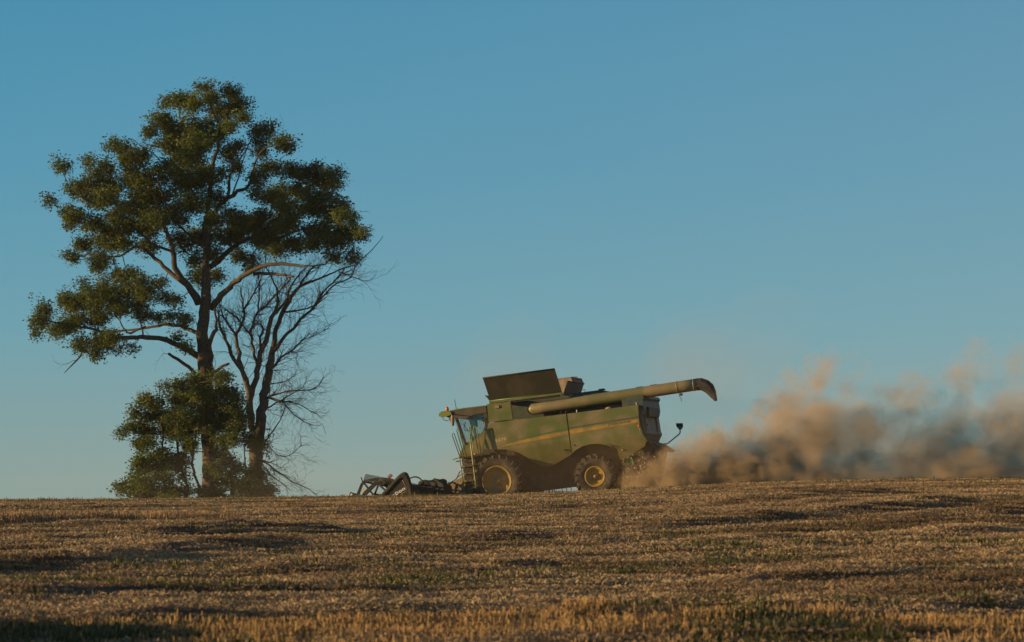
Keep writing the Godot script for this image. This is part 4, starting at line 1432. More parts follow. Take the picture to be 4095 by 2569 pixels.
func skin(st: SurfaceTool, bones: Array, cell: float, blend: float) -> void:
	var lo := Vector3.ONE * 1e9
	var hi := Vector3.ONE * -1e9
	for b in bones:
		for e in 2:
			var r: float = b[2 + e] + cell * 2.0
			lo = lo.min(b[e] - Vector3.ONE * r)
			hi = hi.max(b[e] + Vector3.ONE * r)
	var n := Vector3i(((hi - lo) / cell).ceil()) + Vector3i.ONE
	var field := PackedFloat32Array()
	field.resize(n.x * n.y * n.z)
	field.fill(1.0)
	for b in bones:
		var reach: float = maxf(b[2], b[3]) + blend + cell * 2.0
		var from := Vector3i(((b[0].min(b[1]) - Vector3.ONE * reach - lo) / cell).floor()).clamp(Vector3i.ZERO, n - Vector3i.ONE)
		var to := Vector3i(((b[0].max(b[1]) + Vector3.ONE * reach - lo) / cell).ceil()).clamp(Vector3i.ZERO, n - Vector3i.ONE)
		for z in range(from.z, to.z + 1):
			for y in range(from.y, to.y + 1):
				for x in range(from.x, to.x + 1):
					var k := (z * n.y + y) * n.x + x
					var d := near_bone(lo + Vector3(x, y, z) * cell, b[0], b[1], b[2], b[3])
					var h := maxf(blend - absf(d - field[k]), 0.0) / blend
					field[k] = minf(d, field[k]) - h * h * blend * 0.25
	var at := {}
	var step := [1, n.x, n.x * n.y]
	for z in n.z - 1:
		for y in n.y - 1:
			for x in n.x - 1:
				var k := (z * n.y + y) * n.x + x
				var sum := Vector3.ZERO
				var hits := 0
				var first := field[k] < 0.0
				var mixed := false
				for c in range(1, 8):
					if (field[k + (c & 1) * step[0] + (c >> 1 & 1) * step[1] + (c >> 2) * step[2]] < 0.0) != first:
						mixed = true
						break
				if not mixed:
					continue
				for c in 8:
					for axis in 3:
						if c & (1 << axis):
							continue
						var p := Vector3(c & 1, c >> 1 & 1, c >> 2)
						var q := p
						q[axis] = 1.0
						var fa := field[k + int(p.x) * step[0] + int(p.y) * step[1] + int(p.z) * step[2]]
						var fb := field[k + int(q.x) * step[0] + int(q.y) * step[1] + int(q.z) * step[2]]
						if (fa < 0.0) != (fb < 0.0):
							sum += p.lerp(q, fa / (fa - fb))
							hits += 1
				at[k] = lo + (Vector3(x, y, z) + sum / hits) * cell
	for k in at:
		for axis in 3:
			var u: int = step[(axis + 1) % 3]
			var v: int = step[(axis + 2) % 3]
			if k + step[axis] >= field.size() or not (at.has(k - u) and at.has(k - v) and at.has(k - u - v)):
				continue
			var inside := field[k] < 0.0
			if inside == (field[k + step[axis]] < 0.0):
				continue
			if inside:
				quad(st, at[k], at[k - v], at[k - u - v], at[k - u])
			else:
				quad(st, at[k], at[k - u], at[k - u - v], at[k - v])


func make_driver() -> void:
	cm = thing("person", "driver in a dark cap seated in the cab, facing ahead", "person", machine())
	var hip := Vector3(-0.60, 1.70, 0)
	var chest := Vector3(-0.56, 2.04, 0)
	var neck := Vector3(-0.60, 2.22, 0)
	var bones := [[hip, Vector3(-0.57, 1.86, 0), 0.15, 0.14], [Vector3(-0.57, 1.86, 0), chest, 0.14, 0.15], [chest + Vector3(0, 0.06, -0.13), chest + Vector3(0, 0.06, 0.13), 0.095, 0.095], [chest + Vector3(0, 0.08, 0), neck, 0.08, 0.055]]
	for s in [1.0, -1.0]:
		var shoulder := Vector3(-0.57, 2.11, 0.19 * s)
		var elbow := Vector3(-0.72, 1.86, 0.27 * s)
		var wrist := Vector3(-0.97, 1.85, 0.20 * s)
		bones.append([shoulder, elbow, 0.062, 0.046])
		bones.append([elbow, wrist, 0.046, 0.032])
		bones.append([hip + Vector3(0, 0, 0.10 * s), Vector3(-1.02, 1.72, 0.15 * s), 0.092, 0.064])
		bones.append([Vector3(-1.02, 1.72, 0.15 * s), Vector3(-1.10, 1.27, 0.14 * s), 0.06, 0.042])
		bones.append([Vector3(-1.09, 1.20, 0.14 * s), Vector3(-1.27, 1.17, 0.15 * s), 0.048, 0.036])
	var st := builder(true)
	skin(st, bones, 0.02, 0.05)
	bit("clothed_body", st, M.shirt)
	# head: skull, jaw, brow, nose, lips, ears
	var h := Vector3(-0.655, 2.365, 0)
	var head := [[h + Vector3(0.02, 0.025, 0), h + Vector3(-0.025, 0.03, 0), 0.088, 0.084], [h + Vector3(-0.03, -0.04, 0), h + Vector3(-0.055, -0.085, 0), 0.062, 0.040], [h + Vector3(-0.098, 0.012, -0.03), h + Vector3(-0.098, 0.012, 0.03), 0.016, 0.016], [h + Vector3(-0.105, 0.0, 0), h + Vector3(-0.122, -0.035, 0), 0.010, 0.015], [h + Vector3(-0.098, -0.066, -0.016), h + Vector3(-0.098, -0.066, 0.016), 0.010, 0.010], [h + Vector3(-0.092, -0.105, 0), h + Vector3(-0.085, -0.105, 0), 0.020, 0.022], [h + Vector3(0.0, -0.06, 0), neck, 0.052, 0.056]]
	for s in [1.0, -1.0]:
		head.append([h + Vector3(0.005, 0.01, 0.088 * s), h + Vector3(0.0, -0.035, 0.086 * s), 0.018, 0.011])
	st = builder(true)
	skin(st, head, 0.008, 0.018)
	# hands: palm, four fingers round the wheel rim, thumb
	for s in [1.0, -1.0]:
		var w := Vector3(-0.975, 1.85, 0.20 * s)
		var palm := w + Vector3(-0.05, 0.012, -0.015 * s)
		var hand := [[w, palm, 0.026, 0.030], [palm + Vector3(0, 0, 0.022), palm + Vector3(-0.012, 0, -0.022), 0.022, 0.022]]
		for k in 4:
			var off := Vector3(0.002 * k, 0.004 * k, (0.03 - 0.02 * k))
			var long: float = [0.85, 1.0, 0.95, 0.75][k]
			var a := palm + off + Vector3(-0.022, 0.004, 0)
			var b := a + Vector3(-0.030, 0.010, 0) * long
			var c := b + Vector3(-0.012, -0.024, 0) * long
			hand.append([a, b, 0.0095, 0.009])
			hand.append([b, c, 0.009, 0.0085])
			hand.append([c, c + Vector3(0.014, -0.014, 0) * long, 0.0085, 0.008])
		var t := palm + Vector3(0.018, -0.008, -0.032 * s)
		hand.append([t, t + Vector3(-0.022, -0.020, -0.012 * s), 0.012, 0.010])
		hand.append([t + Vector3(-0.022, -0.020, -0.012 * s), t + Vector3(-0.045, -0.030, -0.004 * s), 0.010, 0.0085])
		skin(st, hand, 0.005, 0.008)
	var face := bit("head_and_hands", st, M.skin)
	for s in [1.0, -1.0]:
		st = builder(true)
		ball(st, h + Vector3(-0.094, -0.008, 0.032 * s), Vector3(0.010, 0.010, 0.012), 6)
		bit("eye", st, M.black, face)
	st = builder(true)
	var dome := []
	for k in 7:
		var t := PI / 2 * k / 6.0
		dome.append([cos(t) * 0.105, sin(t) * 0.10])
	for k in 6:
		for i in 20:
			var t := TAU * i / 20.0
			var u := TAU * (i + 1) / 20.0
			var q := func(d: Array, a: float) -> Vector3:
				return h + Vector3(-0.004 + d[0] * cos(a), 0.035 + d[1], d[0] * 0.9 * sin(a))
			quad(st, q.call(dome[k], t), q.call(dome[k + 1], t), q.call(dome[k + 1], u), q.call(dome[k], u))
	prism(st, v2([-0.85, 2.385, -0.84, 2.395, -0.75, 2.415, -0.73, 2.40]), -0.07, 0.07)
	bit("cap", st, M.cap)


# ---------- dust and chaff ----------

func make_dust() -> void:
	var tan_dust := []
	for dens in [0.165, 0.065, 0.34, 0.009, 0.022, 0.105]:
		var fm := FogMaterial.new()
		fm.density = dens
		fm.albedo = lin(0.98, 0.69, 0.40)
		tan_dust.append(fm)
	var cloud := Node3D.new()
	cloud.name = "dust_cloud"
	cloud.set_meta("kind", "stuff")
	cloud.set_meta("label", "brown dust billowing behind the combine along the crest")
	cloud.set_meta("category", "dust")
	add_child(cloud, true)
	var m := machine(0.0)
	var along := Vector3(cos(deg_to_rad(14.0)), 0, sin(deg_to_rad(14.0)))
	var across := Vector3(-along.z, 0, along.x)
	var start := m * Vector3(5.4, 0, 0)
	var puff := func(s: float, up: float, side: float, r: Vector3, dens: int, small := false) -> void:
		var p: Vector3 = start + along * s + across * side
		p.y = ground(p.x, -p.z) + up
		var f := FogVolume.new()
		f.name = "puff"
		f.shape = RenderingServer.FOG_VOLUME_SHAPE_BOX if small else RenderingServer.FOG_VOLUME_SHAPE_ELLIPSOID
		f.size = r * (1.6 if small else 2.0)
		f.material = tan_dust[dens]
		f.position = p
		f.rotation = Vector3(rng.randf(), rng.randf(), rng.randf()) * TAU if small else Vector3(rng.randf_range(-0.4, 0.4), -0.24 + rng.randf_range(-0.6, 0.6), rng.randf_range(-0.6, 0.6))
		cloud.add_child(f, true)
	var top := func(s: float) -> float:
		return 1.45 + 2.1 * smoothstep(0.6, 4.8, s) + 0.25 * sin(s * 1.1) + 0.18 * sin(s * 2.3 + 1.0) + 0.5 * smoothstep(9.0, 18.0, s)
	for k in 110:
		var s := (k + rng.randf()) / 110.0 * 27.0 + 0.6
		var t: float = top.call(s)
		var r := rng.randf_range(0.7, 1.4) * (0.5 + 0.5 * smoothstep(0.0, 6.0, s))
		puff.call(s, rng.randf_range(-0.15, 0.62) * t, rng.randfn(0.3, 1.1 + 0.06 * s), Vector3(r * rng.randf_range(1.0, 1.6), r * rng.randf_range(0.65, 0.95), r * 2.0), 1)
	# many small eddies, thick where the turbulence gathers the dust
	var eddy := FastNoiseLite.new()
	eddy.seed = 77
	eddy.frequency = 0.34
	eddy.fractal_octaves = 4
	var made := 0
	while made < 5000:
		var s := rng.randf_range(-0.3, 24.5)
		var y := pow(rng.randf(), 1.6) * 5.2
		var z := rng.randfn(0.6, 1.1 + 0.03 * s)
		var t: float = top.call(s)
		var n := eddy.get_noise_3d(s * 0.9 - y * 0.5, y * 0.8, z)
		var fill := smoothstep(1.28, 0.35, y / t - n * 0.75)
		fill *= 0.7 + 0.6 * smoothstep(-0.25, 0.35, n)
		if rng.randf() > fill:
			continue
		made += 1
		var r := rng.randf_range(0.14, 0.42) * (0.6 + 0.4 * smoothstep(0.0, 5.0, s))
		puff.call(s, y, z, Vector3(r * rng.randf_range(0.8, 1.7), r * rng.randf_range(0.7, 1.3), r * rng.randf_range(0.9, 1.5)), 0 if s < 7.0 else 5, true)
	for k in 360:
		var s := rng.randf_range(-0.45, 4.2)
		var r := rng.randf_range(0.16, 0.42)
		puff.call(s, absf(rng.randfn(0.0, 0.45 + s * 0.14)), rng.randfn(1.3, 0.7), Vector3(r * 1.2, r, r * 1.4), 2, true)
	for k in 13:
		puff.call(rng.randf_range(-6.0, 4.0), rng.randf_range(3.0, 6.5), rng.randfn(-2.0, 1.0), Vector3(rng.randf_range(1.6, 2.8), rng.randf_range(1.0, 1.8), 2.0), 3)
	# the dusty air the machine works in
	for k in 8:
		puff.call(-6.5 + k * 0.9, rng.randf_range(0.6, 1.8), 1.2 + rng.randfn(0.0, 0.4), Vector3(2.2, 1.5, 1.6), 4)
	var thin := FogMaterial.new()
	thin.density = 0.006
	thin.albedo = lin(0.90, 0.76, 0.60)
	for q in [[-9.5, 0.5, 6.0, 2.8], [-4.0, 0.4, 7.0, 2.0]]:
		var f := FogVolume.new()
		f.name = "drifting_dust"
		f.shape = RenderingServer.FOG_VOLUME_SHAPE_ELLIPSOID
		f.size = Vector3(q[2], q[3], 5.0) * 2.0
		f.material = thin
		f.position = Vector3(q[0], ground(q[0], 113.0) + q[1], -113.0)
		cloud.add_child(f, true)
	# chaff thrown out by the chopper
	var st := builder()
	for k in 3:
		var a := Vector3(rng.randfn(), rng.randfn(), rng.randfn()).normalized()
		var s := a.cross(Vector3(0.3, 1, 0.2)).normalized() * 0.007
		var c := Vector3(rng.randfn(), rng.randfn(), rng.randfn()) * 0.05
		quad(st, c - a * 0.022 - s, c + a * 0.022 - s, c + a * 0.022 + s, c - a * 0.022 + s)
	var flake := finish(st, M.stalk)
	var where := []
	var tints := []
	for k in 1700:
		var s := absf(rng.randfn(0.0, 1.1))
		var p: Vector3 = m * Vector3(4.75 + s, 0, rng.randf_range(0.0, 1.9))
		p.y = ground(p.x, -p.z) + absf(rng.randfn(0.0, 0.75))
		if p.y > ground(p.x, -p.z) + 1.5:
			continue
		where.append(Transform3D(Basis.from_euler(Vector3(rng.randf(), rng.randf(), rng.randf()) * TAU).scaled(Vector3.ONE * rng.randf_range(0.5, 1.3)), p))
		tints.append(Color(0.60, 0.48, 0.27) * rng.randf_range(0.6, 1.2))
	var chaff := scatter("flying_chaff", flake, where, tints, self)
	chaff.set_meta("label", "bits of chopped straw flying from the rear of the combine")
	chaff.set_meta("category", "chaff")


# ---------- measured limbs and foliage masses ----------

func oak_trunk() -> Array:
	return [0.1,0,0,0.457, 0.08,0.84,0.019,0.387, 0.06,2.5,0.043,0.348, -0.02,4.72,0.07,0.328, -0.1,5.81,0.099,0.308, -0.2,6.7,0.129,0.258, -0.24,7.4,0.161,0.258, -0.14,8.19,0.193,0.238, -0.07,9.19,0.227,0.199, -0.04,10.18,0.261,0.159, -0.08,11.48,0.296,0.129, 0.03,12.47,0.332,0.109, 0.13,13.26,0.369,0.099, 0.23,13.9,0.406,0.089, 0.47,14.81,0.444,0.079, 0.65,15.35,0.482,0.07, 0.82,15.94,0.521,0.05, 0.89,16.64,0.56,0.03, 0.92,17.13,0.6,0.015]

func oak_limbs() -> Array:
	return [
		limb_line([-0.3,6.41,0,0.149, -0.72,6.66,0.137,0.139, -1.66,7.08,0.316,0.119, -2.57,7.2,0.514,0.099, -3.13,7.13,0.726,0.089, -3.75,7.22,0.948,0.079, -4.31,7.45,1.18,0.05, -5.28,7.6,1.42,0.04, -6.28,7.78,1.667,0.03, -6.92,7.74,1.92,0.015]),
		limb_line([-3.75,7.22,0,0.06, -4.61,7.08,0.182,0.05, -5.03,6.46,0.418,0.04, -5.23,6.13,0.68,0.03, -5.58,5.75,0.96,0.012]),
		limb_line([-2.57,7.2,0,0.04, -2.6,7.58,0.128,0.04, -2.7,8.19,0.295,0.03, -2.9,8.89,0.48,0.02]),
		limb_line([-0.34,7.25,0,0.099, -0.72,7.52,-0.261,0.089, -1.66,7.76,-0.599,0.079, -2.54,7.64,-0.975,0.06, -3.43,7.55,-1.377,0.05, -4.61,7.55,-1.8,0.04, -5.68,8,-2.24,0.02]),
		limb_line([-2.54,7.64,0,0.05, -3.1,7.38,-0.152,0.05, -3.3,7.48,-0.348,0.04, -3.6,7.9,-0.566,0.03, -4.09,8.69,-0.8,0.02]),
		limb_line([-0.37,8.54,0,0.179, -0.62,9.06,0.149,0.169, -0.98,9.47,0.342,0.149, -1.27,9.94,0.557,0.129, -1.29,10.58,0.786,0.109, -1.47,11.17,1.027,0.089, -1.71,11.87,1.279,0.07, -1.91,12.66,1.538,0.05, -2.3,13.66,1.806,0.03, -2.5,14.25,2.08,0.02]),
		limb_line([-0.72,9.19,0,0.119, -1.22,9.55,-0.155,0.109, -1.95,10.21,-0.356,0.089, -2.43,10.64,-0.579,0.07, -3.04,10.88,-0.817,0.06, -3.5,10.56,-1.068,0.05, -4.25,10.52,-1.33,0.03, -5.09,10.68,-1.6,0.02]),
		limb_line([-1.29,10.58,0,0.07, -2.02,10.82,0.232,0.06, -2.43,11.12,0.533,0.05, -3.1,11.67,0.867,0.04, -3.99,12.17,1.224,0.03, -4.89,12.66,1.6,0.02]),
		limb_line([-3.04,10.88,0,0.04, -3.79,11.27,0.385,0.04, -4.49,11.67,0.885,0.03, -5.38,12.07,1.44,0.02]),
		limb_line([0.04,9.98,0,0.139, 0.42,10.24,-0.158,0.129, 0.74,10.62,-0.364,0.119, 1.19,11.01,-0.592,0.099, 1.8,11.3,-0.836,0.079, 2.46,11.87,-1.092,0.06, 3.26,12.66,-1.359,0.05, 4.05,13.46,-1.636,0.03, 4.65,13.86,-1.92,0.02]),
		limb_line([1.8,11.3,0,0.06, 2.76,11.17,0.303,0.05, 3.95,11.47,0.696,0.04, 5.05,11.67,1.133,0.03, 6.14,11.22,1.6,0.02]),
		limb_line([2.46,11.87,0,0.05, 3.56,12.17,-0.343,0.04, 4.65,12.37,-0.787,0.03, 5.54,12.27,-1.28,0.02]),
		limb_line([0.04,11.67,0,0.109, 0.48,12.47,0.106,0.109, 0.76,12.66,0.243,0.099, 1.19,12.99,0.395,0.089, 1.62,13.11,0.557,0.07, 1.8,13.6,0.728,0.05, 2.16,14.44,0.906,0.04, 2.64,14.69,1.09,0.03, 3.26,14.85,1.28,0.02]),
		limb_line([0.76,12.63,0,0.079, 0.8,13.06,-0.116,0.07, 0.87,13.66,-0.266,0.05, 1.19,14.25,-0.433,0.03, 1.42,14.65,-0.612,0.02, 1.67,15.2,-0.8,0.013]),
		limb_line([0.97,12.86,0,0.04, 1.27,13.76,0.214,0.03, 1.52,14.45,0.492,0.02, 1.97,15.54,0.8,0.013]),
		limb_line([0.13,8.41,0,0.169, 0.3,8.57,0.211,0.149, 0.74,9.02,0.485,0.129, 1.26,9.43,0.789,0.119, 1.82,9.75,1.114,0.109, 2.47,9.98,1.456,0.099, 3.1,9.98,1.813,0.079, 3.83,9.88,2.181,0.06, 4.32,9.85,2.56,0.03]),
		limb_line([1.82,9.72,0,0.079, 2.55,9.7,0.385,0.07, 3.1,9.61,0.885,0.06, 3.51,9.5,1.44,0.04]),
		limb_line([-0.47,5.75,0,0.089, -0.94,6.15,0.3,0.079, -1.31,6.41,0.689,0.07, -1.42,6.49,1.12,0.06]),
		limb_line([0.08,5.61,0,0.149, 0.11,6.45,0.209,0.129, 0.12,6.89,0.48,0.119, 0.31,7.37,0.78,0.089, 0.42,7.6,1.102,0.07, 0.4,8.28,1.44,0.04]),
		limb_line([0.24,5.84,0,0.079, 0.58,6.01,0.348,0.07, 0.89,6.12,0.8,0.05]),
		limb_line([0.52,15.05,0,0.06, 0.48,15.6,0.243,0.05, 0.3,15.98,0.557,0.04, 0.06,16.67,0.906,0.02, -0.02,17.13,1.28,0.012]),
		limb_line([0.13,13.26,0,0.079, -0.32,14.05,-0.243,0.06, -1.01,15.15,-0.557,0.05, -1.24,16.29,-0.906,0.03, -1.31,17.05,-1.28,0.013]),
		limb_line([-1.01,15.15,0,0.04, -1.61,15.45,0.418,0.03, -2.21,15.54,0.96,0.015]),
		limb_line([-1.01,14.65,0,0.03, -1.91,14.75,0.086,0.03, -2.4,14.85,0.197,0.02, -2.6,14.95,0.32,0.012]),
		limb_line([0.06,10.68,0,0.07, -0.52,11.07,0.485,0.06, -1.11,11.67,1.114,0.05, -1.51,12.37,1.813,0.04, -1.71,13.26,2.56,0.02]),
		limb_line([-1.91,14.25,0,0.03, -2.21,14.5,0.385,0.025, -2.55,14.7,0.885,0.02, -2.85,14.93,1.44,0.012])]

func bare_trunk() -> Array:
	return [1.79,-0.1,0,0.417, 1.78,0.84,-0.016,0.358, 1.77,1.74,-0.036,0.318, 1.83,2.93,-0.058,0.298, 1.97,3.82,-0.082,0.258, 2.11,4.72,-0.107,0.209, 2.22,5.41,-0.134,0.189, 2.36,6.08,-0.161,0.169, 2.47,6.81,-0.189,0.129, 2.59,7.44,-0.218,0.109, 2.88,8.28,-0.247,0.099, 3.22,8.91,-0.277,0.089, 3.59,9.32,-0.307,0.079, 4.13,9.54,-0.338,0.05, 4.65,9.75,-0.37,0.04, 5.24,10.01,-0.402,0.03, 5.93,10.3,-0.434,0.025, 6.57,10.93,-0.467,0.016, 6.89,11.35,-0.5,0.01]

func bare_limbs() -> Array:
	return [
		limb_line([1.67,3.53,0,0.179, 1.55,4.52,0.063,0.169, 1.53,5.12,0.145,0.139, 1.34,5.78,0.235,0.109, 0.86,6.56,0.332,0.089, 0.68,7.14,0.434,0.07, 0.42,7.74,0.54,0.05, 0.4,8.28,0.65,0.03]),
		limb_line([1.55,4.97,0,0.109, 1.26,6.08,-0.063,0.099, 1.08,6.89,-0.145,0.089, 1.04,7.37,-0.235,0.079, 1.23,7.77,-0.332,0.06, 1.3,8.25,-0.434,0.05, 1.19,8.76,-0.54,0.04, 1.13,9.29,-0.65,0.02]),
		limb_line([1.04,7.3,0,0.06, 0.74,7.74,-0.139,0.05, 0.49,8.13,-0.32,0.04, 0.38,8.44,-0.52,0.02]),
		limb_line([1.3,8.25,0,0.05, 1.52,8.62,0.148,0.04, 1.82,9.1,0.34,0.03, 2,9.43,0.552,0.02, 2.17,9.88,0.78,0.013]),
		limb_line([1.59,4.72,0,0.139, 1.71,5.23,0.059,0.139, 1.89,5.89,0.134,0.129, 2,6.45,0.219,0.119, 2.14,6.81,0.309,0.109, 2.29,7.37,0.404,0.109, 2.36,7.81,0.503,0.099, 2.62,8.21,0.605,0.089, 2.73,8.62,0.71,0.05, 2.73,9.13,0.817,0.04, 2.36,9.94,0.928,0.03, 2.28,10.38,1.04,0.015]),
		limb_line([1.91,6.11,0,0.079, 1.82,6.34,-0.047,0.07, 1.67,7,-0.107,0.06, 1.6,7.44,-0.174,0.06, 1.74,8.03,-0.246,0.05, 1.93,8.32,-0.321,0.05, 2.19,8.54,-0.4,0.04, 2.55,8.99,-0.481,0.04, 3.03,9.43,-0.564,0.03, 3.18,9.79,-0.65,0.02]),
		limb_line([1.93,8.32,0,0.04, 1.95,9.02,0.104,0.035, 1.97,9.39,0.24,0.025, 1.93,9.78,0.39,0.015]),
		limb_line([1.6,7.35,0,0.05, 1.41,7.59,0.123,0.04, 1.08,8.03,0.283,0.04, 0.64,8.32,0.46,0.03, 0.48,8.47,0.65,0.02]),
		limb_line([2.07,6.65,0,0.07, 1.99,7,0.094,0.06, 2.02,7.26,0.216,0.06, 2.15,7.55,0.352,0.05, 2.07,7.74,0.497,0.03, 1.79,7.77,0.65,0.02]),
		limb_line([2.62,8.21,0,0.07, 2.96,8.69,-0.197,0.06, 3.16,9.29,-0.453,0.05, 3.56,9.88,-0.736,0.03, 3.95,10.28,-1.04,0.02]),
		limb_line([2.49,6.7,0,0.109, 2.66,6.85,0.084,0.099, 2.99,7.26,0.192,0.079, 3.44,7.74,0.313,0.07, 3.84,8.11,0.442,0.06, 4.21,8.5,0.578,0.05, 4.58,9.02,0.719,0.04, 5.02,9.43,0.865,0.03, 5.26,9.7,1.016,0.03, 5.44,9.94,1.17,0.025]),
		limb_line([4.21,8.5,0,0.04, 4.88,9.25,0.246,0.035, 5.64,9.62,0.566,0.03, 5.85,10,0.92,0.02, 6.04,10.16,1.3,0.012]),
		limb_line([5.15,9.88,0,0.022, 5.72,9.66,-0.226,0.02, 6.19,9.54,-0.52,0.013]),
		limb_line([2.38,5.96,0,0.06, 2.51,6.01,-0.132,0.06, 2.77,6.45,-0.303,0.05, 3.1,6.66,-0.493,0.04, 3.62,7.14,-0.696,0.03, 3.91,7.48,-0.91,0.02]),
		limb_line([2.88,8.28,0,0.06, 3.36,8.29,0.209,0.04, 4.15,8.47,0.479,0.025, 4.65,8.79,0.78,0.014]),
		limb_line([3.09,6.66,0,0.022, 3.48,6.6,0.113,0.018, 3.46,6.41,0.26,0.01]),
		limb_line([3.59,7.12,0,0.022, 4.05,7.25,0.17,0.018, 4.55,7.48,0.39,0.01]),
		limb_line([3.59,9.32,0,0.05, 3.95,9.93,-0.243,0.04, 4.25,10.18,-0.559,0.03, 4.55,10.23,-0.91,0.02]),
		limb_line([2.26,4.82,0,0.06, 2.66,4.97,0.094,0.04, 3.14,5.1,0.216,0.03, 4.06,5.14,0.352,0.023, 4.4,5.36,0.497,0.018, 4.59,5.63,0.65,0.01]),
		limb_line([2.17,4.27,0,0.05, 2.28,4.42,-0.123,0.04, 2.84,4.76,-0.283,0.03, 3.66,5.28,-0.46,0.016, 3.8,5.66,-0.65,0.01]),
		limb_line([2.22,4.82,0,0.05, 2.56,4.8,0.151,0.04, 2.95,4.61,0.346,0.03, 3.44,4.09,0.563,0.023, 3.88,3.83,0.796,0.016, 4.18,3.69,1.04,0.01]),
		limb_line([2.76,4.72,0,0.03, 3.51,4.58,-0.07,0.023, 3.95,4.32,-0.16,0.018, 4.29,4.17,-0.26,0.01]),
		limb_line([2.07,2.83,0,0.05, 2.28,3.17,0.174,0.036, 2.81,3.9,0.4,0.024, 3.07,4.54,0.65,0.014]),
		limb_line([2.3,5.26,0,0.04, 2.43,5.39,0.104,0.03, 2.95,5.46,0.24,0.02, 3.55,5.8,0.39,0.01]),
		limb_line([1.97,2.38,0,0.06, 2.17,2.25,0.17,0.045, 2.77,1.83,0.39,0.034, 3.33,1.46,0.634,0.028, 3.88,1.24,0.895,0.02, 4.33,0.94,1.17,0.012]),
		limb_line([2.07,2.23,0,0.03, 2.21,1.95,0.07,0.024, 2.58,1.61,0.16,0.02, 3.07,1.27,0.26,0.012]),
		limb_line([2.12,3.03,0,0.03, 2.36,2.87,0.075,0.022, 2.69,2.53,0.173,0.018, 3.14,2.5,0.282,0.015, 3.46,2.73,0.398,0.013, 3.7,2.98,0.52,0.01])]

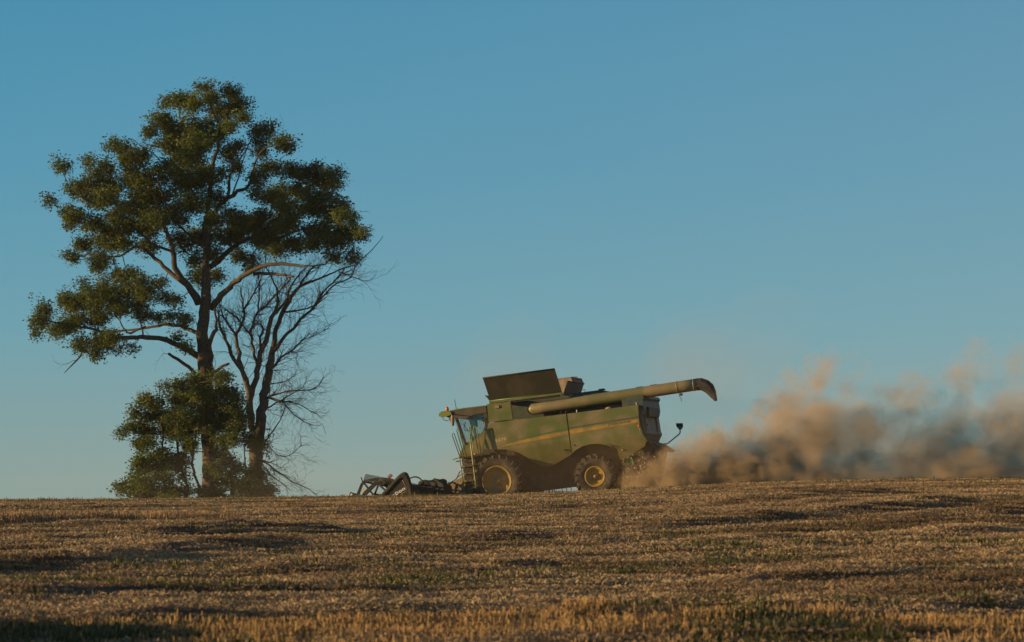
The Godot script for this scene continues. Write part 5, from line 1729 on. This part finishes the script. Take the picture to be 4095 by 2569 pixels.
func oak_lobes() -> Array:
	return [-1.89,16.97,0.45,0.3, -1.16,16.94,0.6,0.4, -0.71,16.97,0.3,0.35, -0.48,16.48,0.45,0.45, -0.02,17.2,0.4,0.25, 0.13,16.94,0.55,0.4, 1.08,17.05,0.4,0.4, 1.27,16.67,0.5,0.55, 0.52,16.44,0.74,0.55, 1.58,16.02,0.45,0.28, -1.85,15.91,0.5,0.5, -2.23,15.45,0.4,0.3, -1.47,15.6,0.74,0.6, -0.82,15.83,0.7,0.6, -0.06,15.98,0.45,0.35, 0.71,15.79,0.55,0.35, 1,15.6,0.4,0.25, 0.25,15.42,0.55,0.45, -0.44,15.3,0.79,0.55, -1.2,14.95,0.99,0.65, -1.78,14.99,0.45,0.28, 1.04,15.11,0.4,0.3, 0.81,14.69,0.5,0.5, -0.25,14.69,0.89,0.6, -0.93,14.38,0.99,0.6, 2.04,15.52,0.5,0.55, 2.41,15.71,0.35,0.4, 3.41,14.75,0.35,0.4, 3.03,14.97,0.4,0.3, 1.96,14.99,0.4,0.3, -4.68,14.21,0.25,0.25, -4.14,14.09,0.3,0.3, -4.3,13.79,0.7,0.5, -5.14,13.53,0.4,0.4, -5.48,13.18,0.45,0.35, -4.8,13.22,0.79,0.5, -4.03,13.22,0.7,0.5, -4.6,12.76,0.65,0.4, -3.84,12.68,0.7,0.5, -6.05,12.5,0.22,0.3, -5.44,12.19,0.55,0.3, -5.14,11.81,0.6,0.35, -4.53,11.81,0.65,0.5, -5.44,11.58,0.25,0.2, -3.27,14.55,0.55,0.4, -2.89,14.17,0.79,0.7, -2.39,14.44,0.35,0.4, -3.08,13.53,0.79,0.55, -2.31,13.33,0.79,0.6, -2.7,12.84,0.79,0.5, -3.08,12.38,0.74,0.5, -2.39,12.15,0.7,0.6, -3.54,12,0.6,0.55, -3.27,11.54,0.7,0.5, -4.03,11.54,0.6,0.4, -5.14,11.01,0.6,0.35, -5.75,10.55,0.45,0.25, -4.84,10.63,0.7,0.5, -4.03,11.01,0.79,0.5, -4.76,10.13,0.45,0.25, -3.46,11.05,0.7,0.5, -2.77,11.08,0.55,0.45, -2.5,11.5,0.6,0.5, -1.41,13.76,0.89,0.6, -1.91,12.86,0.79,0.6, -0.72,13.46,0.89,0.7, -0.02,13.66,0.6,0.6, -1.31,12.07,0.89,0.6, -0.42,12.47,0.89,0.7, 0.28,12.86,0.45,0.5, -1.91,11.67,0.7,0.5, -1.11,11.17,0.79,0.5, -0.32,11.47,0.79,0.6, 0.48,11.77,0.5,0.45, 0.92,14.25,0.4,0.4, 0.68,13.66,0.35,0.45, -0.62,10.38,0.45,0.4, 0.18,10.58,0.5,0.45, 0.28,9.68,0.42,0.4, -0.32,9.49,0.3,0.35, -0.72,9.88,0.4,0.35, 0.77,11.27,0.65,0.45, 1.27,11.87,0.55,0.45, 2.56,14.08,0.6,0.4, 3.28,14.08,0.7,0.5, 4.04,14,0.7,0.5, 4.33,14.25,0.35,0.25, 4.59,14.2,0.25,0.3, 4.67,13.66,0.65,0.5, 5.21,13.87,0.25,0.35, 5.09,13.54,0.35,0.35, 3.62,13.37,0.79,0.5, 2.78,13.37,0.7,0.45, 2.07,13.58,0.55,0.45, 2.02,13.01,0.35,0.4, 2.56,12.82,0.7,0.5, 4.46,12.94,0.79,0.5, 5.01,12.99,0.35,0.25, 4.04,12.53,0.7,0.5, 4.88,12.36,0.74,0.5, 5.51,12.53,0.45,0.45, 5.72,12.19,0.3,0.45, 5.51,11.94,0.4,0.35, 3.41,12.36,0.7,0.45, 2.78,12.11,0.7,0.5, 2.07,12.22,0.5,0.45, 1.52,12.02,0.5,0.55, 1.09,12.11,0.5,0.55, 0.88,11.56,0.6,0.5, 1.94,11.56,0.6,0.5, 2.56,11.47,0.74,0.5, 3.41,11.77,0.7,0.5, 4.25,11.68,0.7,0.5, 4.97,11.47,0.74,0.45, 5.72,11.35,0.55,0.4, 6.23,11.26,0.35,0.35, 6.44,11.22,0.2,0.22, 2.78,11.02,0.74,0.4, 2.15,11.06,0.6,0.4, 3.62,11.02,0.7,0.4, 4.46,10.93,0.7,0.45, 5.3,10.93,0.7,0.45, 5.85,10.59,0.45,0.3, 5.21,10.34,0.45,0.3, 2.95,10.51,0.55,0.3, 1.73,10.42,0.45,0.35, 1.73,10.04,0.4,0.22, 1.01,10.64,0.45,0.4, -6.15,9,0.35,0.28, -6.36,8.58,0.3,0.22, -5.49,9.06,0.4,0.25, -5.06,9.3,0.35,0.25, -4.46,9.51,0.25,0.4, -4.52,9.09,0.55,0.35, -3.87,9.82,0.4,0.35, -3.34,9.91,0.4,0.3, -3.4,9.64,0.35,0.3, -5.79,8.64,0.65,0.4, -5.2,8.64,0.74,0.45, -4.46,8.7,0.74,0.45, -3.87,9,0.65,0.45, -3.13,9.06,0.74,0.45, -2.54,9.3,0.55,0.35, -2.24,9.45,0.4,0.35, -2.39,8.91,0.6,0.35, -1.8,8.76,0.5,0.3, -1.3,8.64,0.3,0.25, -2.98,8.64,0.6,0.4, -3.72,8.52,0.6,0.4, -6.39,8.23,0.45,0.3, -6.51,7.76,0.5,0.35, -6.88,7.67,0.35,0.18, -5.79,7.97,0.74,0.4, -5.06,8.06,0.74,0.4, -4.31,8.06,0.6,0.3, -5.94,7.52,0.6,0.35, -5.49,7.43,0.45,0.25, -6.54,7.22,0.25,0.22, -6.03,7.19,0.25,0.18, -3.43,8.17,0.4,0.3, -2.84,8.06,0.4,0.4, -2.24,8,0.55,0.22, -1.66,8.06,0.5,0.22, -1.12,8.06,0.4,0.25, -0.91,7.85,0.3,0.2, -4.31,6.99,0.7,0.4, -5.06,6.93,0.4,0.3, -4.91,6.64,0.4,0.25, -4.61,6.64,0.35,0.3, -3.87,6.99,0.45,0.35, -3.43,6.93,0.4,0.35, -3.13,6.72,0.25,0.22, -3.49,6.58,0.2,0.22, -4.58,6.34,0.18,0.15, -1.15,7.16,0.28,0.22, -0.82,6.69,0.25,0.25]

func sapling_lobes() -> Array:
	return [-0.39,5.54,0.6,0.4, -1.01,5.35,0.45,0.3, -1.5,5.35,0.2,0.25, -2.53,4.8,0.22,0.35, -2.02,4.65,0.45,0.35, -1.12,4.8,0.79,0.45, -0.2,4.99,0.89,0.45, 0.66,5.65,0.4,0.4, 0.55,5.16,0.5,0.4, 1.02,4.99,0.4,0.35, 0.17,4.43,1.09,0.5, 1.02,4.43,0.6,0.5, 1.28,4.13,0.5,0.45, -2.91,4.24,0.25,0.35, -2.42,4.13,0.45,0.35, -1.68,4.13,0.7,0.4, -0.94,4.13,0.79,0.45, -3.05,3.69,0.45,0.28, -3.47,3.43,0.28,0.2, -2.49,3.54,0.6,0.35, -2.61,3.02,0.4,0.3, -2.31,3.02,0.35,0.25, -2.83,2.72,0.18,0.14, -1.68,3.54,0.6,0.35, -1.12,3.32,0.6,0.35, -0.75,3.69,0.7,0.4, -0.01,3.79,0.79,0.45, 0.73,3.79,0.79,0.45, 1.28,3.62,0.5,0.4, 0.73,3.17,0.4,0.3, 1.17,3.13,0.35,0.3, 0.55,2.8,0.22,0.28, -0.57,2.87,0.45,0.35, -1.8,2.57,0.5,0.25, -2.23,2.31,0.55,0.28, -2.68,2.21,0.28,0.22, -1.5,2.31,0.6,0.35, -0.94,2.42,0.5,0.25, -2.61,1.95,0.5,0.22, -1.87,1.95,0.6,0.3, -1.12,2.06,0.4,0.25, -2.98,1.57,0.4,0.22, -3.35,1.31,0.25,0.2, -3.69,1.2,0.15,0.14, -2.79,1.27,0.6,0.25, -2.23,1.46,0.6,0.28, -1.5,1.57,0.55,0.3, -0.94,1.69,0.35,0.14, -2.98,1.01,0.6,0.25, -2.31,1.05,0.45,0.25, -1.5,1.09,0.6,0.32, -0.94,1.05,0.45,0.28, -2.3,0.65,1.19,0.3, -1.11,0.65,0.6,0.3]

func bush_lobes() -> Array:
	return [2.21,2.98,0.25,0.25, 2.24,2.8,0.15,0.18, 1.69,3.24,0.3,0.4, 0.62,2.5,0.35,0.25, 0.91,2.31,0.45,0.25, 0.55,1.95,0.4,0.35, 1.1,1.95,0.35,0.3, 0.73,1.46,0.5,0.4, 1.21,1.27,0.45,0.4, 0.36,1.09,0.5,0.3, -0.01,1.05,0.45,0.22, 1.66,1.2,0.6,0.35, 2.21,1.65,0.28,0.35, 2.21,1.12,0.6,0.32, 2.54,1.12,0.28,0.3, 2.77,1.12,0.1,0.15, 1.84,1.84,0.15,0.25, 0.68,0.65,0.79,0.3, 1.77,0.65,0.89,0.3, 2.07,0.84,0.6,0.25]
